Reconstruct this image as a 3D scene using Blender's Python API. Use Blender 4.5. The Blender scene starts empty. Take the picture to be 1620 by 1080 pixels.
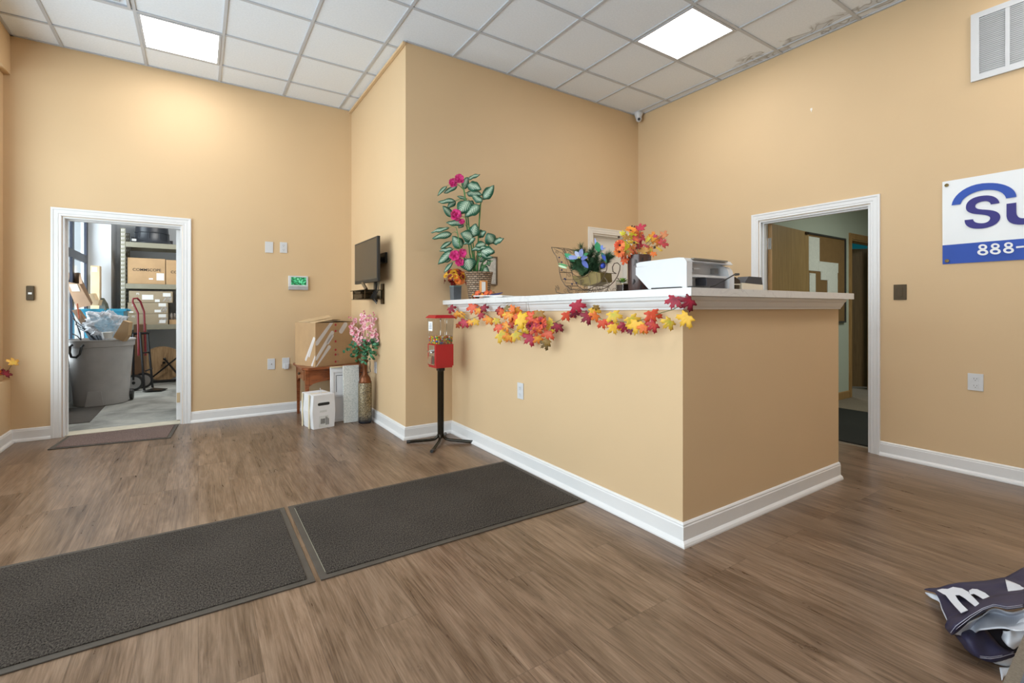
import bpy, bmesh, math, random
from mathutils import Vector, Matrix, noise
random.seed(7)
C = bpy.context.scene.collection
S = bpy.context.scene
PI = math.pi
# ------------------------------------------------------------------ camera, world, light, exposure
F_PX, YAW, CX, V0, CAMH = 744.2, .5695, 790.1, 486.9, 1.162
cam = bpy.data.cameras.new('camera'); camo = bpy.data.objects.new('camera', cam); C.objects.link(camo)
camo.location = (0, 0, CAMH); camo.rotation_euler = (PI/2, 0, -YAW)
cam.sensor_width = 36; cam.lens = F_PX/1620*36; cam.shift_x = (810-CX)/1620; cam.shift_y = -(540-V0)/1620
cam.clip_start = .02; cam.clip_end = 100
S.camera = camo
S.view_settings.view_transform = 'Standard'; S.view_settings.look = 'None'
S.view_settings.gamma = 1; S.view_settings.use_curve_mapping = False
S.view_settings.exposure = 0.50
w = bpy.data.worlds.new('sky'); S.world = w; w.use_nodes = True
w.node_tree.nodes['Background'].inputs[0].default_value = (.80, .90, 1, 1)
w.node_tree.nodes['Background'].inputs[1].default_value = 0.75
def area(name, loc, rot, sx, sy, power, col=(1, 1, 1)):
    l = bpy.data.lights.new(name, 'AREA'); l.shape = 'RECTANGLE'; l.size = sx; l.size_y = sy
    l.energy = power; l.color = col
    o = bpy.data.objects.new(name, l); C.objects.link(o); o.location = loc; o.rotation_euler = rot
    return o
# daylight arriving through the storefront glazing (outside the panes)
area('daylight_left', (-2.1, 2.1, 1.8), (0, -PI/2, 0), 2.6, 6.2, 170, (.92, .965, 1))
area('daylight_storage', (-2.0, 8.2, 1.7), (0, -PI/2, 0), 2.4, 1.8, 95, (.88, .94, 1))
area('storage_fill_light', (.2, 7.6, 3.1), (0, 0, 0), 1.2, .3, 34, (1, .98, .94))  # added fill light near the ceiling, without a fixture, brightens the storage room

# ------------------------------------------------------------------ helpers
ROOT = {}
def P(u, v, d):
    """world point seen at photo position (u,v) at depth d metres in front of the camera"""
    r = (u-CX)/F_PX*d
    return Vector((r*math.cos(YAW)+d*math.sin(YAW), d*math.cos(YAW)-r*math.sin(YAW), CAMH-(v-V0)/F_PX*d))
class MB:
    def __init__(s): s.bm = bmesh.new()
    def box(s, a, b, rz=0, piv=None, bev=0):
        x0, y0, z0 = a; x1, y1, z1 = b
        vs = [s.bm.verts.new(Vector(p)) for p in ((x0,y0,z0),(x1,y0,z0),(x1,y1,z0),(x0,y1,z0),(x0,y0,z1),(x1,y0,z1),(x1,y1,z1),(x0,y1,z1))]
        fs = [s.bm.faces.new([vs[i] for i in f]) for f in ((0,3,2,1),(4,5,6,7),(0,1,5,4),(1,2,6,5),(2,3,7,6),(3,0,4,7))]
        if bev:
            es = list({e for f in fs for e in f.edges})
            r = bmesh.ops.bevel(s.bm, geom=es, offset=bev, segments=2, affect='EDGES', profile=.5)
            vs = list({v for v in vs if v.is_valid} | {v for v in r['verts']})
        if rz:
            bmesh.ops.rotate(s.bm, verts=vs, cent=piv or ((x0+x1)/2,(y0+y1)/2,0), matrix=Matrix.Rotation(rz, 3, 'Z'))
        return vs
    def prism(s, pts, vec):
        """extrude planar 3-D polygon pts by vec"""
        vec = Vector(vec); a = [s.bm.verts.new(Vector(p)) for p in pts]; b = [s.bm.verts.new(Vector(p)+vec) for p in pts]
        n = len(pts); s.bm.faces.new(a[::-1]); s.bm.faces.new(b)
        for i in range(n): s.bm.faces.new((a[i], a[(i+1)%n], b[(i+1)%n], b[i]))
        return a+b
    def poly(s, pts):
        return s.bm.faces.new([s.bm.verts.new(Vector(p)) for p in pts])
    def tube(s, pts, r, n=8, cap=True):
        pts = [Vector(p) for p in pts]; rr = r if isinstance(r, (list, tuple)) else [r]*len(pts)
        rings = []; prev = None
        for i, p in enumerate(pts):
            t = (pts[min(i+1, len(pts)-1)]-pts[max(i-1, 0)]).normalized()
            if prev is None:
                a = t.orthogonal().normalized()
            else:
                a = (prev - t*prev.dot(t))
                a = a.normalized() if a.length > 1e-6 else t.orthogonal().normalized()
            prev = a; b = t.cross(a)
            rings.append([s.bm.verts.new(p+(a*math.cos(2*PI*k/n)+b*math.sin(2*PI*k/n))*rr[i]) for k in range(n)])
        for i in range(len(rings)-1):
            for k in range(n):
                s.bm.faces.new((rings[i][k], rings[i][(k+1)%n], rings[i+1][(k+1)%n], rings[i+1][k]))
        if cap: s.bm.faces.new(rings[0][::-1]); s.bm.faces.new(rings[-1])
    def lathe(s, prof, c, n=32, axis='z', sq=0):
        """prof: (radius, height) pairs"""
        c = Vector(c); rings = []
        for r, h in prof:
            ring = []
            for k in range(n):
                a = 2*PI*k/n; ca, sa = math.cos(a), math.sin(a)
                q = {'z': Vector((r*ca, r*sa, h)), 'x': Vector((h, r*ca, r*sa)), 'y': Vector((r*sa, h, r*ca))}[axis]
                ring.append(s.bm.verts.new(c+q))
            rings.append(ring)
        for i in range(len(rings)-1):
            for k in range(n):
                s.bm.faces.new((rings[i][k], rings[i][(k+1)%n], rings[i+1][(k+1)%n], rings[i+1][k]))
        if prof[0][0] > 1e-5: s.bm.faces.new(rings[0][::-1])
        if prof[-1][0] > 1e-5: s.bm.faces.new(rings[-1])
    def sphere(s, c, r, n=12, sc=(1, 1, 1)):
        m = n//2
        s2 = len(s.bm.verts)
        prof = [(r*math.sin(PI*i/m), -r*math.cos(PI*i/m)) for i in range(m+1)]
        before = set(s.bm.verts)
        s.lathe([(max(a, 1e-5), b) for a, b in prof], (0, 0, 0), n)
        for v in s.bm.verts:
            if v not in before: v.co = Vector((v.co.x*sc[0], v.co.y*sc[1], v.co.z*sc[2]))+Vector(c)
    def sweep(s, path, prof, up='z', close=True):
        """horizontal path (x,y) list; prof (out,z) list; out = right-hand side of travel"""
        pts = [Vector(p) for p in path]; n = len(pts); rings = []
        for i, p in enumerate(pts):
            ds = []
            if i > 0: ds.append((pts[i]-pts[i-1]).normalized())
            if i < n-1: ds.append((pts[i+1]-pts[i]).normalized())
            ns = [Vector((d.y, -d.x)) for d in ds]
            if len(ns) == 2:
                m = (ns[0]+ns[1]); m = m/(m.dot(ns[0]))
            else: m = ns[0]
            rings.append([s.bm.verts.new((p.x+m.x*o, p.y+m.y*o, z)) for o, z in prof])
        k = len(prof)
        for i in range(n-1):
            for j in range(k):
                s.bm.faces.new((rings[i][j], rings[i][(j+1)%k], rings[i+1][(j+1)%k], rings[i+1][j]))
        s.bm.faces.new(rings[0]); s.bm.faces.new(rings[-1][::-1])
    def bevel(s, w=.003, seg=2, ang=.6):
        es = [e for e in s.bm.edges if len(e.link_faces) == 2 and e.calc_face_angle(0) > ang]
        bmesh.ops.bevel(s.bm, geom=es, offset=w, segments=seg, affect='EDGES', profile=.5)
def offset_of(p):
    while p is not None:
        if p.name in ROOT: return ROOT[p.name]
        p = p.parent
    return (Vector((0, 0, 0)), True)
def obj(name, mb, mat, parent=None, smooth=False, ang=.6):
    bm = mb.bm if isinstance(mb, MB) else mb
    bmesh.ops.recalc_face_normals(bm, faces=bm.faces)
    me = bpy.data.meshes.new(name)
    loc, loc_is_world = offset_of(parent)
    if parent is not None and loc_is_world:
        for v in bm.verts: v.co -= loc
    if smooth:
        for f in bm.faces: f.smooth = True
        for e in bm.edges:
            if len(e.link_faces) == 2 and e.calc_face_angle(0) > ang: e.smooth = False
    bm.to_mesh(me); bm.free()
    o = bpy.data.objects.new(name, me); C.objects.link(o)
    for m in (mat if isinstance(mat, (list, tuple)) else [mat]): me.materials.append(m)
    if parent is not None: o.parent = parent
    return o
def thing(name, label, cat, loc, group=None, rz=0, world=True):
    o = bpy.data.objects.new(name, None); C.objects.link(o); o.empty_display_size = .05
    o.location = loc; o.rotation_euler = (0, 0, rz); o['label'] = label; o['category'] = cat
    if group: o['group'] = group
    ROOT[o.name] = (Vector(loc), world and not rz)
    return o
def tag(o, label, cat, group=None, kind=None):
    o['label'] = label; o['category'] = cat
    if group: o['group'] = group
    if kind: o['kind'] = kind
    return o
def struct(name, mb, mat, parent=None, label=None, smooth=False):
    o = obj(name, mb, mat, parent, smooth)
    if parent is None: o['kind'] = 'structure'
    if label: o['label'] = label
    return o
def text(name, body, size, mat, parent, org, xd, up, depth=.0008, bold=0, xs=1, align='LEFT'):
    cu = bpy.data.curves.new(name, 'FONT'); cu.body = body; cu.size = size; cu.extrude = depth/2; cu.offset = bold; cu.align_x = align
    t = bpy.data.objects.new(name, cu); C.objects.link(t)
    dg = bpy.context.evaluated_depsgraph_get(); me = bpy.data.meshes.new_from_object(t.evaluated_get(dg))
    bpy.data.objects.remove(t); bpy.data.curves.remove(cu)
    xd = Vector(xd).normalized(); up = Vector(up).normalized(); nz = xd.cross(up); loc, isw = offset_of(parent)
    org = Vector(org)-(loc if isw and parent is not None else Vector((0, 0, 0)))
    for v in me.vertices: v.co = org+xd*v.co.x*xs+up*v.co.y+nz*v.co.z
    me.materials.clear(); me.materials.append(mat); me.name = name
    o = bpy.data.objects.new(name, me); C.objects.link(o); o.parent = parent
    return o

# ------------------------------------------------------------------ materials
def lin(c):
    if isinstance(c, str):
        c = [int(c[i:i+2], 16)/255 for i in (0, 2, 4)]
        return tuple(x/12.92 if x <= .04045 else ((x+.055)/1.055)**2.4 for x in c)
    return tuple(c)
class M:
    def __init__(s, name, col=(.5, .5, .5), rough=.6, metal=0, spec=.5, **k):
        s.m = bpy.data.materials.new(name); s.m.use_nodes = True; s.nt = s.m.node_tree; s.n = s.nt.nodes; s.l = s.nt.links
        s.b = s.n['Principled BSDF']; c = lin(col)
        s.b.inputs['Base Color'].default_value = (*c, 1); s.b.inputs['Roughness'].default_value = rough
        s.b.inputs['Metallic'].default_value = metal; s.b.inputs['Specular IOR Level'].default_value = spec
        for kk, v in k.items(): s.b.inputs[kk.replace('_', ' ')].default_value = v
    def nd(s, t, **k):
        n = s.n.new(t)
        for a, v in k.items():
            if hasattr(n, a): setattr(n, a, v)
            else: n.inputs[a.replace('_', ' ')].default_value = v
        return n
    def co(s, kind='Object', scale=(1, 1, 1), rot=(0, 0, 0)):
        t = s.nd('ShaderNodeTexCoord'); m = s.nd('ShaderNodeMapping'); m.inputs['Scale'].default_value = scale; m.inputs['Rotation'].default_value = rot
        s.l.new(t.outputs[kind], m.inputs[0]); return m.outputs[0]
    def world(s, scale=(1, 1, 1), rot=(0, 0, 0)):
        g = s.nd('ShaderNodeNewGeometry'); m = s.nd('ShaderNodeMapping'); m.inputs['Scale'].default_value = scale; m.inputs['Rotation'].default_value = rot
        s.l.new(g.outputs['Position'], m.inputs[0]); return m.outputs[0]
    def ramp(s, fac, stops, interp='LINEAR'):
        r = s.nd('ShaderNodeValToRGB'); cr = r.color_ramp; cr.interpolation = interp
        while len(cr.elements) < len(stops): cr.elements.new(.5)
        for e, (p, c) in zip(cr.elements, stops): e.position = p; e.color = (*lin(c), 1)
        s.l.new(fac, r.inputs[0]); return r.outputs[0]
    def noise(s, vec, scale=5, detail=3, rough=.5, dist=0):
        n = s.nd('ShaderNodeTexNoise'); n.inputs['Scale'].default_value = scale; n.inputs['Detail'].default_value = detail
        n.inputs['Roughness'].default_value = rough; n.inputs['Distortion'].default_value = dist
        s.l.new(vec, n.inputs['Vector']); return n.outputs['Fac']
    def mix(s, fac, a, b, mode='MIX'):
        n = s.nd('ShaderNodeMix', data_type='RGBA', blend_type=mode)
        for i, v in ((0, fac), (6, a), (7, b)):
            if isinstance(v, (int, float)): n.inputs[i].default_value = v
            elif isinstance(v, (tuple, list, str)): n.inputs[i].default_value = (*lin(v), 1)
            else: s.l.new(v, n.inputs[i])
        return n.outputs[2]
    def base(s, c): s.l.new(c, s.b.inputs['Base Color']); return s
    def bump(s, h, strength=.2, dist=.01):
        b = s.nd('ShaderNodeBump'); b.inputs['Strength'].default_value = strength; b.inputs['Distance'].default_value = dist
        s.l.new(h, b.inputs['Height']); s.l.new(b.outputs[0], s.b.inputs['Normal']); return s
def plain(name, col, rough=.6, metal=0, var=.12, scale=12, bump=.0, **k):
    m = M(name, col, rough, metal, **k); c = lin(col)
    n = m.noise(m.co('Object'), scale, 4)
    m.base(m.ramp(n, [(.3, tuple(x*(1-var) for x in c)), (.7, tuple(min(1, x*(1+var)) for x in c))]))
    if bump: m.bump(n, bump)
    return m.m
def wall_mat(name, col):
    m = M(name, col, .62, spec=.3); c = lin(col); v = m.world()
    n = m.noise(v, 1.3, 3)
    m.base(m.ramp(n, [(.3, tuple(x*.975 for x in c)), (.7, tuple(x*1.02 for x in c))]))
    m.bump(m.noise(v, 160, 2), .06, .002); return m.m
TAN = wall_mat('tan_wall_paint', (.665, .482, .288))
WHITE = plain('white_trim_paint', (.77, .77, .775), .35, var=.01)
CREAMW = plain('cream_door_paint', (.84, .80, .73), .4, var=.02)
GREENW = wall_mat('pale_green_wall_paint', (.47, .52, .44))
TEAL = wall_mat('teal_wall_paint', (.02, .42, .50))
STOW = wall_mat('storage_white_wall_paint', (.66, .68, .70))
GREYW = wall_mat('grey_storage_wall', (.22, .22, .22))
def floor_mat():
    m = M('vinyl_plank_floor', (.2, .13, .09), .36, spec=.5)
    v = m.world(rot=(0, 0, PI/2))
    br = m.nd('ShaderNodeTexBrick'); br.offset = .37; br.offset_frequency = 3; br.squash = 1
    for k_, val in (('Scale', 1), ('Mortar Size', .0007), ('Brick Width', 1.22), ('Row Height', .178), ('Mortar Smooth', .1), ('Bias', 0)): br.inputs[k_].default_value = val
    br.inputs['Color1'].default_value = (0, 0, 0, 1); br.inputs['Color2'].default_value = (1, 1, 1, 1); br.inputs['Mortar'].default_value = (0, 0, 0, 1)
    m.l.new(v, br.inputs['Vector'])
    # offset grain per plank
    add = m.nd('ShaderNodeVectorMath', operation='MULTIPLY_ADD'); m.l.new(br.outputs['Color'], add.inputs[0]); add.inputs[1].default_value = (13, 7, 5); m.l.new(m.world(), add.inputs[2])
    sc = m.nd('ShaderNodeMapping'); sc.inputs['Scale'].default_value = (11, 1.1, 1); m.l.new(add.outputs[0], sc.inputs[0])
    g = m.noise(sc.outputs[0], 1.5, 8, .66, 2.2)
    sc2 = m.nd('ShaderNodeMapping'); sc2.inputs['Scale'].default_value = (4.2, .9, 1); m.l.new(add.outputs[0], sc2.inputs[0])
    g2 = m.noise(sc2.outputs[0], 1.3, 3, .5, .8)
    sc3 = m.nd('ShaderNodeMapping'); sc3.inputs['Scale'].default_value = (90, 3, 1); m.l.new(add.outputs[0], sc3.inputs[0])
    g3 = m.noise(sc3.outputs[0], 2, 3)
    c = m.ramp(g, [(.38, (.050, .026, .013)), (.46, (.130, .077, .044)), (.54, (.215, .140, .090)), (.63, (.31, .218, .150))])
    c = m.mix(.45, c, m.ramp(g2, [(.40, (.070, .038, .020)), (.58, (.29, .196, .134))]))
    c = m.mix(.35, c, m.ramp(g3, [(.38, (.11, .067, .040)), (.62, (.30, .205, .143))]))
    tone = m.ramp(br.outputs['Color'], [(0, (.86, .86, .86)), (1, (1.04, 1.03, 1.02))])
    c = m.mix(1.0, c, tone, 'MULTIPLY')
    c = m.mix(br.outputs['Fac'], c, (.09, .06, .042))
    # small pale scuffs
    sp = m.noise(m.world(), 26, 6, .7)
    c = m.mix(m.ramp(sp, [(.745, (0, 0, 0)), (.80, (.5, .5, .5))]), c, (.5, .48, .45))
    m.base(c)
    inv = m.nd('ShaderNodeMath', operation='MULTIPLY_ADD'); inv.inputs[1].default_value = .16; inv.inputs[2].default_value = .22
    m.l.new(g, inv.inputs[0]); m.l.new(inv.outputs[0], m.b.inputs['Roughness'])
    m.bump(g3, .05, .002); return m.m
FLOOR = floor_mat()
def conc():
    m = M('concrete_floor', (.3, .29, .26), .7); v = m.world()
    m.base(m.ramp(m.noise(v, 2.2, 8, .65, .6), [(.3, (.15, .15, .135)), (.5, (.30, .30, .275)), (.7, (.44, .43, .39))])); return m.m
CONC = conc()
def ceil_mat():
    m = M('acoustic_ceiling_tile', (.78, .78, .78), .85, spec=.1); v = m.world()
    # stain rings close to the right wall
    c = m.ramp(m.noise(v, 70, 3), [(.35, (.77, .825, .90)), (.7, (.82, .875, .95))])
    mp = m.nd('ShaderNodeMapping'); mp.inputs['Scale'].default_value = (3.0, 2.2, 1); m.l.new(v, mp.inputs[0])
    n = m.noise(mp.outputs[0], 1.6, 2, .5, .4)
    ring = m.ramp(n, [(.50, (0, 0, 0)), (.535, (.75, .75, .75)), (.55, (.22, .22, .22)), (.60, (.3, .3, .3)), (.615, (.8, .8, .8)), (.64, (.25, .25, .25))])
    sx = m.nd('ShaderNodeSeparateXYZ'); m.l.new(v, sx.inputs[0])
    def rng(sock, a, b):
        r = m.nd('ShaderNodeMapRange'); r.inputs[1].default_value = a; r.inputs[2].default_value = b; r.clamp = True
        m.l.new(sock, r.inputs[0]); return r.outputs[0]
    mul = m.nd('ShaderNodeMath', operation='MULTIPLY'); m.l.new(rng(sx.outputs[0], 4.28, 4.36), mul.inputs[0]); m.l.new(rng(sx.outputs[1], 2.7, 2.5), mul.inputs[1])
    mm = m.mix(1.0, ring, mul.outputs[0], 'MULTIPLY')
    m.base(m.mix(mm, c, (.24, .23, .22)))
    m.bump(m.noise(v, 260, 3), .15, .002); return m.m
TILE = ceil_mat()
GRID = plain('ceiling_grid_paint', (.50, .53, .58), .4, var=.02)
def marble():
    m = M('white_marble_laminate', (.8, .8, .8), .25); v = m.world()
    n = m.noise(v, 4.2, 5, .55, 2.2)
    c = m.ramp(n, [(.0, (.72, .72, .715)), (.455, (.72, .72, .715)), (.492, (.50, .50, .51)), (.51, (.74, .74, .74)), (.56, (.72, .72, .715)), (1, (.78, .78, .77))])
    n2 = m.noise(v, 1.4, 3); c = m.mix(m.ramp(n2, [(.35, (0, 0, 0)), (.7, (.8, .8, .8))]), (.72, .72, .715), c)
    m.base(c); return m.m
MARBLE = marble()
def fibre(name, a, b, sc=300):
    m = M(name, a, .95, spec=.1); v = m.world(scale=(1, .55, 1))
    n = m.noise(v, sc, 4, .75); n2 = m.noise(m.world(), 3, 3)
    c = m.ramp(n, [(.38, a), (.63, b)]); c = m.mix(.12, c, m.ramp(n2, [(.3, a), (.7, b)]))
    m.base(c); m.bump(n, .6, .004); return m.m
MAT_F = fibre('charcoal_mat_fibre', (.006, .005, .0045), (.120, .103, .088), 190)
RUBBER = plain('mat_rubber_edge', (.072, .060, .048), .7)
RUGB = fibre('brown_rug_fibre', (.09, .06, .052), (.26, .19, .17), 170)
CARPET = fibre('office_carpet', (.13, .105, .08), (.30, .25, .19), 220)
MATDK = fibre('black_office_mat', (.012, .013, .012), (.05, .05, .045), 200)
def wood(name, a, b, rot=(0, 0, 0), sc=(14, 14, 1.2), rough=.45):
    m = M(name, a, rough); v = m.co('Object', sc, rot)
    n = m.noise(v, 2.2, 6, .6, 1.2); m.base(m.ramp(n, [(.32, a), (.68, b)])); return m.m
OAK = wood('oak_veneer', (.25, .155, .055), (.37, .245, .10), sc=(22, 22, 1.0))
OAKDK = wood('dark_oak_veneer', (.13, .075, .03), (.20, .12, .05), sc=(22, 22, 1.0))
OAKTRIM = wood('oak_trim', (.30, .16, .05), (.42, .25, .10))
CHERRY = wood('red_brown_table_wood', (.14, .035, .012), (.34, .105, .035), sc=(3, 12, 12), rough=.3)
REELW = wood('plywood', (.22, .13, .06), (.44, .29, .15), sc=(12, 12, 1.5), rough=.7)
CARD = plain('brown_cardboard', (.47, .30, .155), .8, var=.08, scale=6)
CARDL = plain('pale_cardboard', (.60, .44, .26), .8, var=.06, scale=6)
CARDD = plain('dark_cardboard', (.19, .11, .06), .85, var=.1, scale=6)
CARDG = plain('grey_brown_cardboard', (.36, .29, .195), .8, var=.06, scale=6)
BWHITE = plain('white_carton', (.78, .78, .80), .6, var=.04, scale=5)
PAPER = plain('paper_white', (.80, .80, .78), .7, var=.03)
PAPERG = plain('foil_paper', (.5, .53, .48), .25, metal=.35, var=.3, scale=25, bump=.6)
MASK = plain('masking_tape', (.72, .62, .42), .7, var=.05)
PRW = plain('white_plastic', (.64, .65, .67), .32, var=.02)
PRS = plain('pale_grey_plastic', (.50, .51, .51), .4, var=.03)
BEIGE = plain('ivory_plastic', (.72, .64, .50), .5, var=.04)
BRSW = plain('brown_switch_plastic', (.075, .048, .018), .6, var=.05)
BLK = plain('black_plastic', (.018, .018, .018), .4, var=.1)
BLKM = plain('black_metal', (.012, .012, .013), .32, metal=.3, var=.1)
BROWNM = plain('bronze_brown_metal', (.05, .032, .014), .35, metal=.6, var=.2)
BRASSB = plain('olive_brass', (.20, .13, .03), .4, metal=.4, var=.2)
TVSCR = plain('tv_screen_glass', (.055, .045, .034), .22, var=.02)
CHROME = plain('chrome', (.75, .75, .75), .15, metal=1, var=.03)
RED = plain('glossy_red_metal', (.42, .008, .015), .28, var=.05)
REDP = plain('dark_red_paint', (.22, .012, .018), .35, var=.06)
BLUET = plain('blue_tote_plastic', (.05, .36, .55), .4, var=.06)
GREYC = plain('grey_bin_plastic', (.41, .385, .365), .5, var=.07, scale=7)
BINBK = plain('black_bin_plastic', (.03, .033, .04), .35, var=.15)
RACKM = plain('olive_grey_rack_metal', (.27, .255, .19), .5, var=.05)
MULL = plain('dark_bronze_window_metal', (.03, .035, .055), .4, metal=.3, var=.08)
NAVY = plain('navy_banner_fabric', (.028, .026, .065), .6, var=.15, scale=9, bump=.1)
WFAB = plain('white_banner_fabric', (.66, .69, .76), .7, var=.05, scale=9, bump=.1)
THREAD = plain('stitching', (.5, .5, .6), .8)
BANW = plain('banner_white_vinyl', (.80, .82, .84), .35, var=.03, scale=2)
BANB = plain('banner_blue_vinyl', (.018, .075, .42), .6, var=.08, scale=3)
BANP = plain('banner_indigo_ink', (.028, .022, .20), .6, var=.05, scale=3)
DESKM = fibre('grey_brown_desk_laminate', (.17, .14, .105), (.24, .20, .155), 500)
WICK = None
def wicker():
    m = M('woven_wicker', (.3, .2, .1), .6); v = m.co('UV')
    br = m.nd('ShaderNodeTexBrick'); br.offset = .5
    for k_, val in (('Scale', 1), ('Mortar Size', .10), ('Brick Width', 1.0), ('Row Height', .42), ('Mortar Smooth', .6)): br.inputs[k_].default_value = val
    br.inputs['Color1'].default_value = (.22, .125, .065, 1); br.inputs['Color2'].default_value = (.42, .31, .21, 1); br.inputs['Mortar'].default_value = (.05, .03, .015, 1)
    m.l.new(v, br.inputs['Vector']); m.base(br.outputs['Color'])
    i = m.nd('ShaderNodeMath', operation='SUBTRACT'); i.inputs[0].default_value = 1; m.l.new(br.outputs['Fac'], i.inputs[1]); m.bump(i.outputs[0], .8, .006); return m.m
WICK = wicker()
def vcol(name, rough=.55):
    """colours of a leaf or petal kept in the mesh attribute 'Col'"""
    m = M(name, (.5, .5, .5), rough); a = m.nd('ShaderNodeAttribute'); a.attribute_name = 'Col'
    n = m.noise(m.co('Object'), 60, 2); c = m.mix(.15, a.outputs['Color'], m.ramp(n, [(.3, (.2, .2, .2)), (.7, (.9, .9, .9))]), 'SOFT_LIGHT')
    m.base(c); return m.m
LEAFV = vcol('leaf_fabric')
def dief():
    m = M('variegated_leaf', (.05, .2, .08), .4)
    u = m.co('UV'); sx = m.nd('ShaderNodeSeparateXYZ'); m.l.new(u, sx.inputs[0])
    # white feathered centre: stripes slanting from the midrib
    ab = m.nd('ShaderNodeMath', operation='ABSOLUTE'); m.l.new(sx.outputs[0], ab.inputs[0])
    a1 = m.nd('ShaderNodeMath', operation='MULTIPLY_ADD'); m.l.new(ab.outputs[0], a1.inputs[0]); a1.inputs[1].default_value = -.45; m.l.new(sx.outputs[1], a1.inputs[2])
    sn = m.nd('ShaderNodeMath', operation='MULTIPLY'); m.l.new(a1.outputs[0], sn.inputs[0]); sn.inputs[1].default_value = 46
    s2 = m.nd('ShaderNodeMath', operation='SINE'); m.l.new(sn.outputs[0], s2.inputs[0])
    t = m.nd('ShaderNodeMath', operation='MULTIPLY_ADD'); m.l.new(s2.outputs[0], t.inputs[0]); t.inputs[1].default_value = .30; t.inputs[2].default_value = .36
    d = m.nd('ShaderNodeMath', operation='SUBTRACT'); m.l.new(t.outputs[0], d.inputs[0]); m.l.new(ab.outputs[0], d.inputs[1])
    f = m.ramp(d.outputs[0], [(.0, (0, 0, 0)), (.14, (.85, .85, .85))])
    # fade at base and tip
    g = m.nd('ShaderNodeMath', operation='PINGPONG'); g.inputs[1].default_value = .5; m.l.new(sx.outputs[1], g.inputs[0])
    f = m.mix(1, f, m.ramp(g.outputs[0], [(.05, (0, 0, 0)), (.2, (1, 1, 1))]), 'MULTIPLY')
    m.base(m.mix(f, (.016, .105, .058), (.55, .68, .52))); return m.m
DIEF = dief()
STEM = plain('green_stem', (.05, .20, .05), .5, var=.3)
DRYST = plain('dry_twig', (.20, .14, .06), .7, var=.2)
MOSS = plain('moss', (.08, .11, .05), .9, var=.4, scale=40, bump=.6)
PINE = plain('pine_needles', (.035, .095, .038), .7, var=.4, scale=30)
GOLDR = plain('gold_fabric_ribbon', (.20, .145, .045), .38, metal=.25, var=.15)
VMET = plain('blue_grey_tin', (.17, .20, .23), .4, metal=.4, var=.15)
VBR = M('brown_ceramic', (.06, .03, .025), .22).m
ORANGE = plain('orange_wax', (.55, .22, .05), .5, var=.05)
CONE = plain('pinecone_brown', (.06, .03, .015), .7, var=.4, scale=30)
BLUEB = plain('blue_glass_ball', (.02, .05, .38), .12, var=.05)
GLITTER = plain('silver_stone', (.35, .33, .31), .6, var=.5, scale=60)
def glass(name, tint=(1, 1, 1), refl=.12, rough=.02, fres=.8):
    m = bpy.data.materials.new(name); m.use_nodes = True; nt = m.node_tree; nt.nodes.clear()
    o = nt.nodes.new('ShaderNodeOutputMaterial'); t = nt.nodes.new('ShaderNodeBsdfTransparent'); g = nt.nodes.new('ShaderNodeBsdfGlossy')
    mx = nt.nodes.new('ShaderNodeMixShader'); fr = nt.nodes.new('ShaderNodeFresnel'); fr.inputs[0].default_value = 1.3
    t.inputs[0].default_value = (*tint, 1); g.inputs['Roughness'].default_value = rough
    mt = nt.nodes.new('ShaderNodeMath'); mt.operation = 'MULTIPLY_ADD'; mt.inputs[1].default_value = fres; mt.inputs[2].default_value = refl*.3
    nt.links.new(fr.outputs[0], mt.inputs[0]); nt.links.new(mt.outputs[0], mx.inputs[0]); nt.links.new(t.outputs[0], mx.inputs[1]); nt.links.new(g.outputs[0], mx.inputs[2]); nt.links.new(mx.outputs[0], o.inputs[0])
    return m
GLASS = glass('window_glass', (.95, .98, .98), .05, .02, .22)
ACRYL = glass('clear_acrylic', (.93, .94, .94), .25, .05)
BAGP = bpy.data.materials.new('translucent_plastic_film')
def bagm():
    BAGP.use_nodes = True; nt = BAGP.node_tree; nt.nodes.clear(); o = nt.nodes.new('ShaderNodeOutputMaterial'); t = nt.nodes.new('ShaderNodeBsdfTransparent')
    p = nt.nodes.new('ShaderNodeBsdfPrincipled'); p.inputs['Base Color'].default_value = (.62, .62, .64, 1); p.inputs['Roughness'].default_value = .25
    mx = nt.nodes.new('ShaderNodeMixShader'); mx.inputs[0].default_value = .5
    nt.links.new(t.outputs[0], mx.inputs[1]); nt.links.new(p.outputs[0], mx.inputs[2]); nt.links.new(mx.outputs[0], o.inputs[0])
bagm()
def emis(name, col, st):
    m = M(name, col, .5); m.b.inputs['Emission Color'].default_value = (*lin(col), 1); m.b.inputs['Emission Strength'].default_value = st; return m
LAMP = emis('lit_led_diffuser', (1, .985, .96), 11.5).m
def screen():
    m = M('lit_green_screen', (0, 0, 0), .3); n = m.noise(m.co('Object'), 45, 4, .7)
    c = m.ramp(n, [(.38, (.005, .02, .01)), (.5, (.03, .32, .12)), (.6, (.12, .75, .35)), (.7, (.85, 1, .9))])
    m.l.new(c, m.b.inputs['Emission Color']); m.b.inputs['Emission Strength'].default_value = .75; return m.m
SCRN = screen()

# ------------------------------------------------------------------ dimensions
X0, X1, X2, X3 = -1.364, 1.542, 2.0, 4.548
Y1, Y2, Y3 = 5.689, 3.945, 1.457
HC = 3.51; YF = -3.0
# ------------------------------------------------------------------ room shell
def plane_box(name, a, b, mat):
    m = MB(); m.box(a, b); return struct(name, m, mat)
m = MB(); m.box((-1.7, YF-.2, -.1), (X3+.12, Y1+.15, 0)); struct('floor', m, FLOOR)
m = MB(); m.box((-1.7, YF-.2, HC+.004), (X3+.12, Y1+.15, HC+.1)); struct('ceiling', m, TILE)
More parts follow.
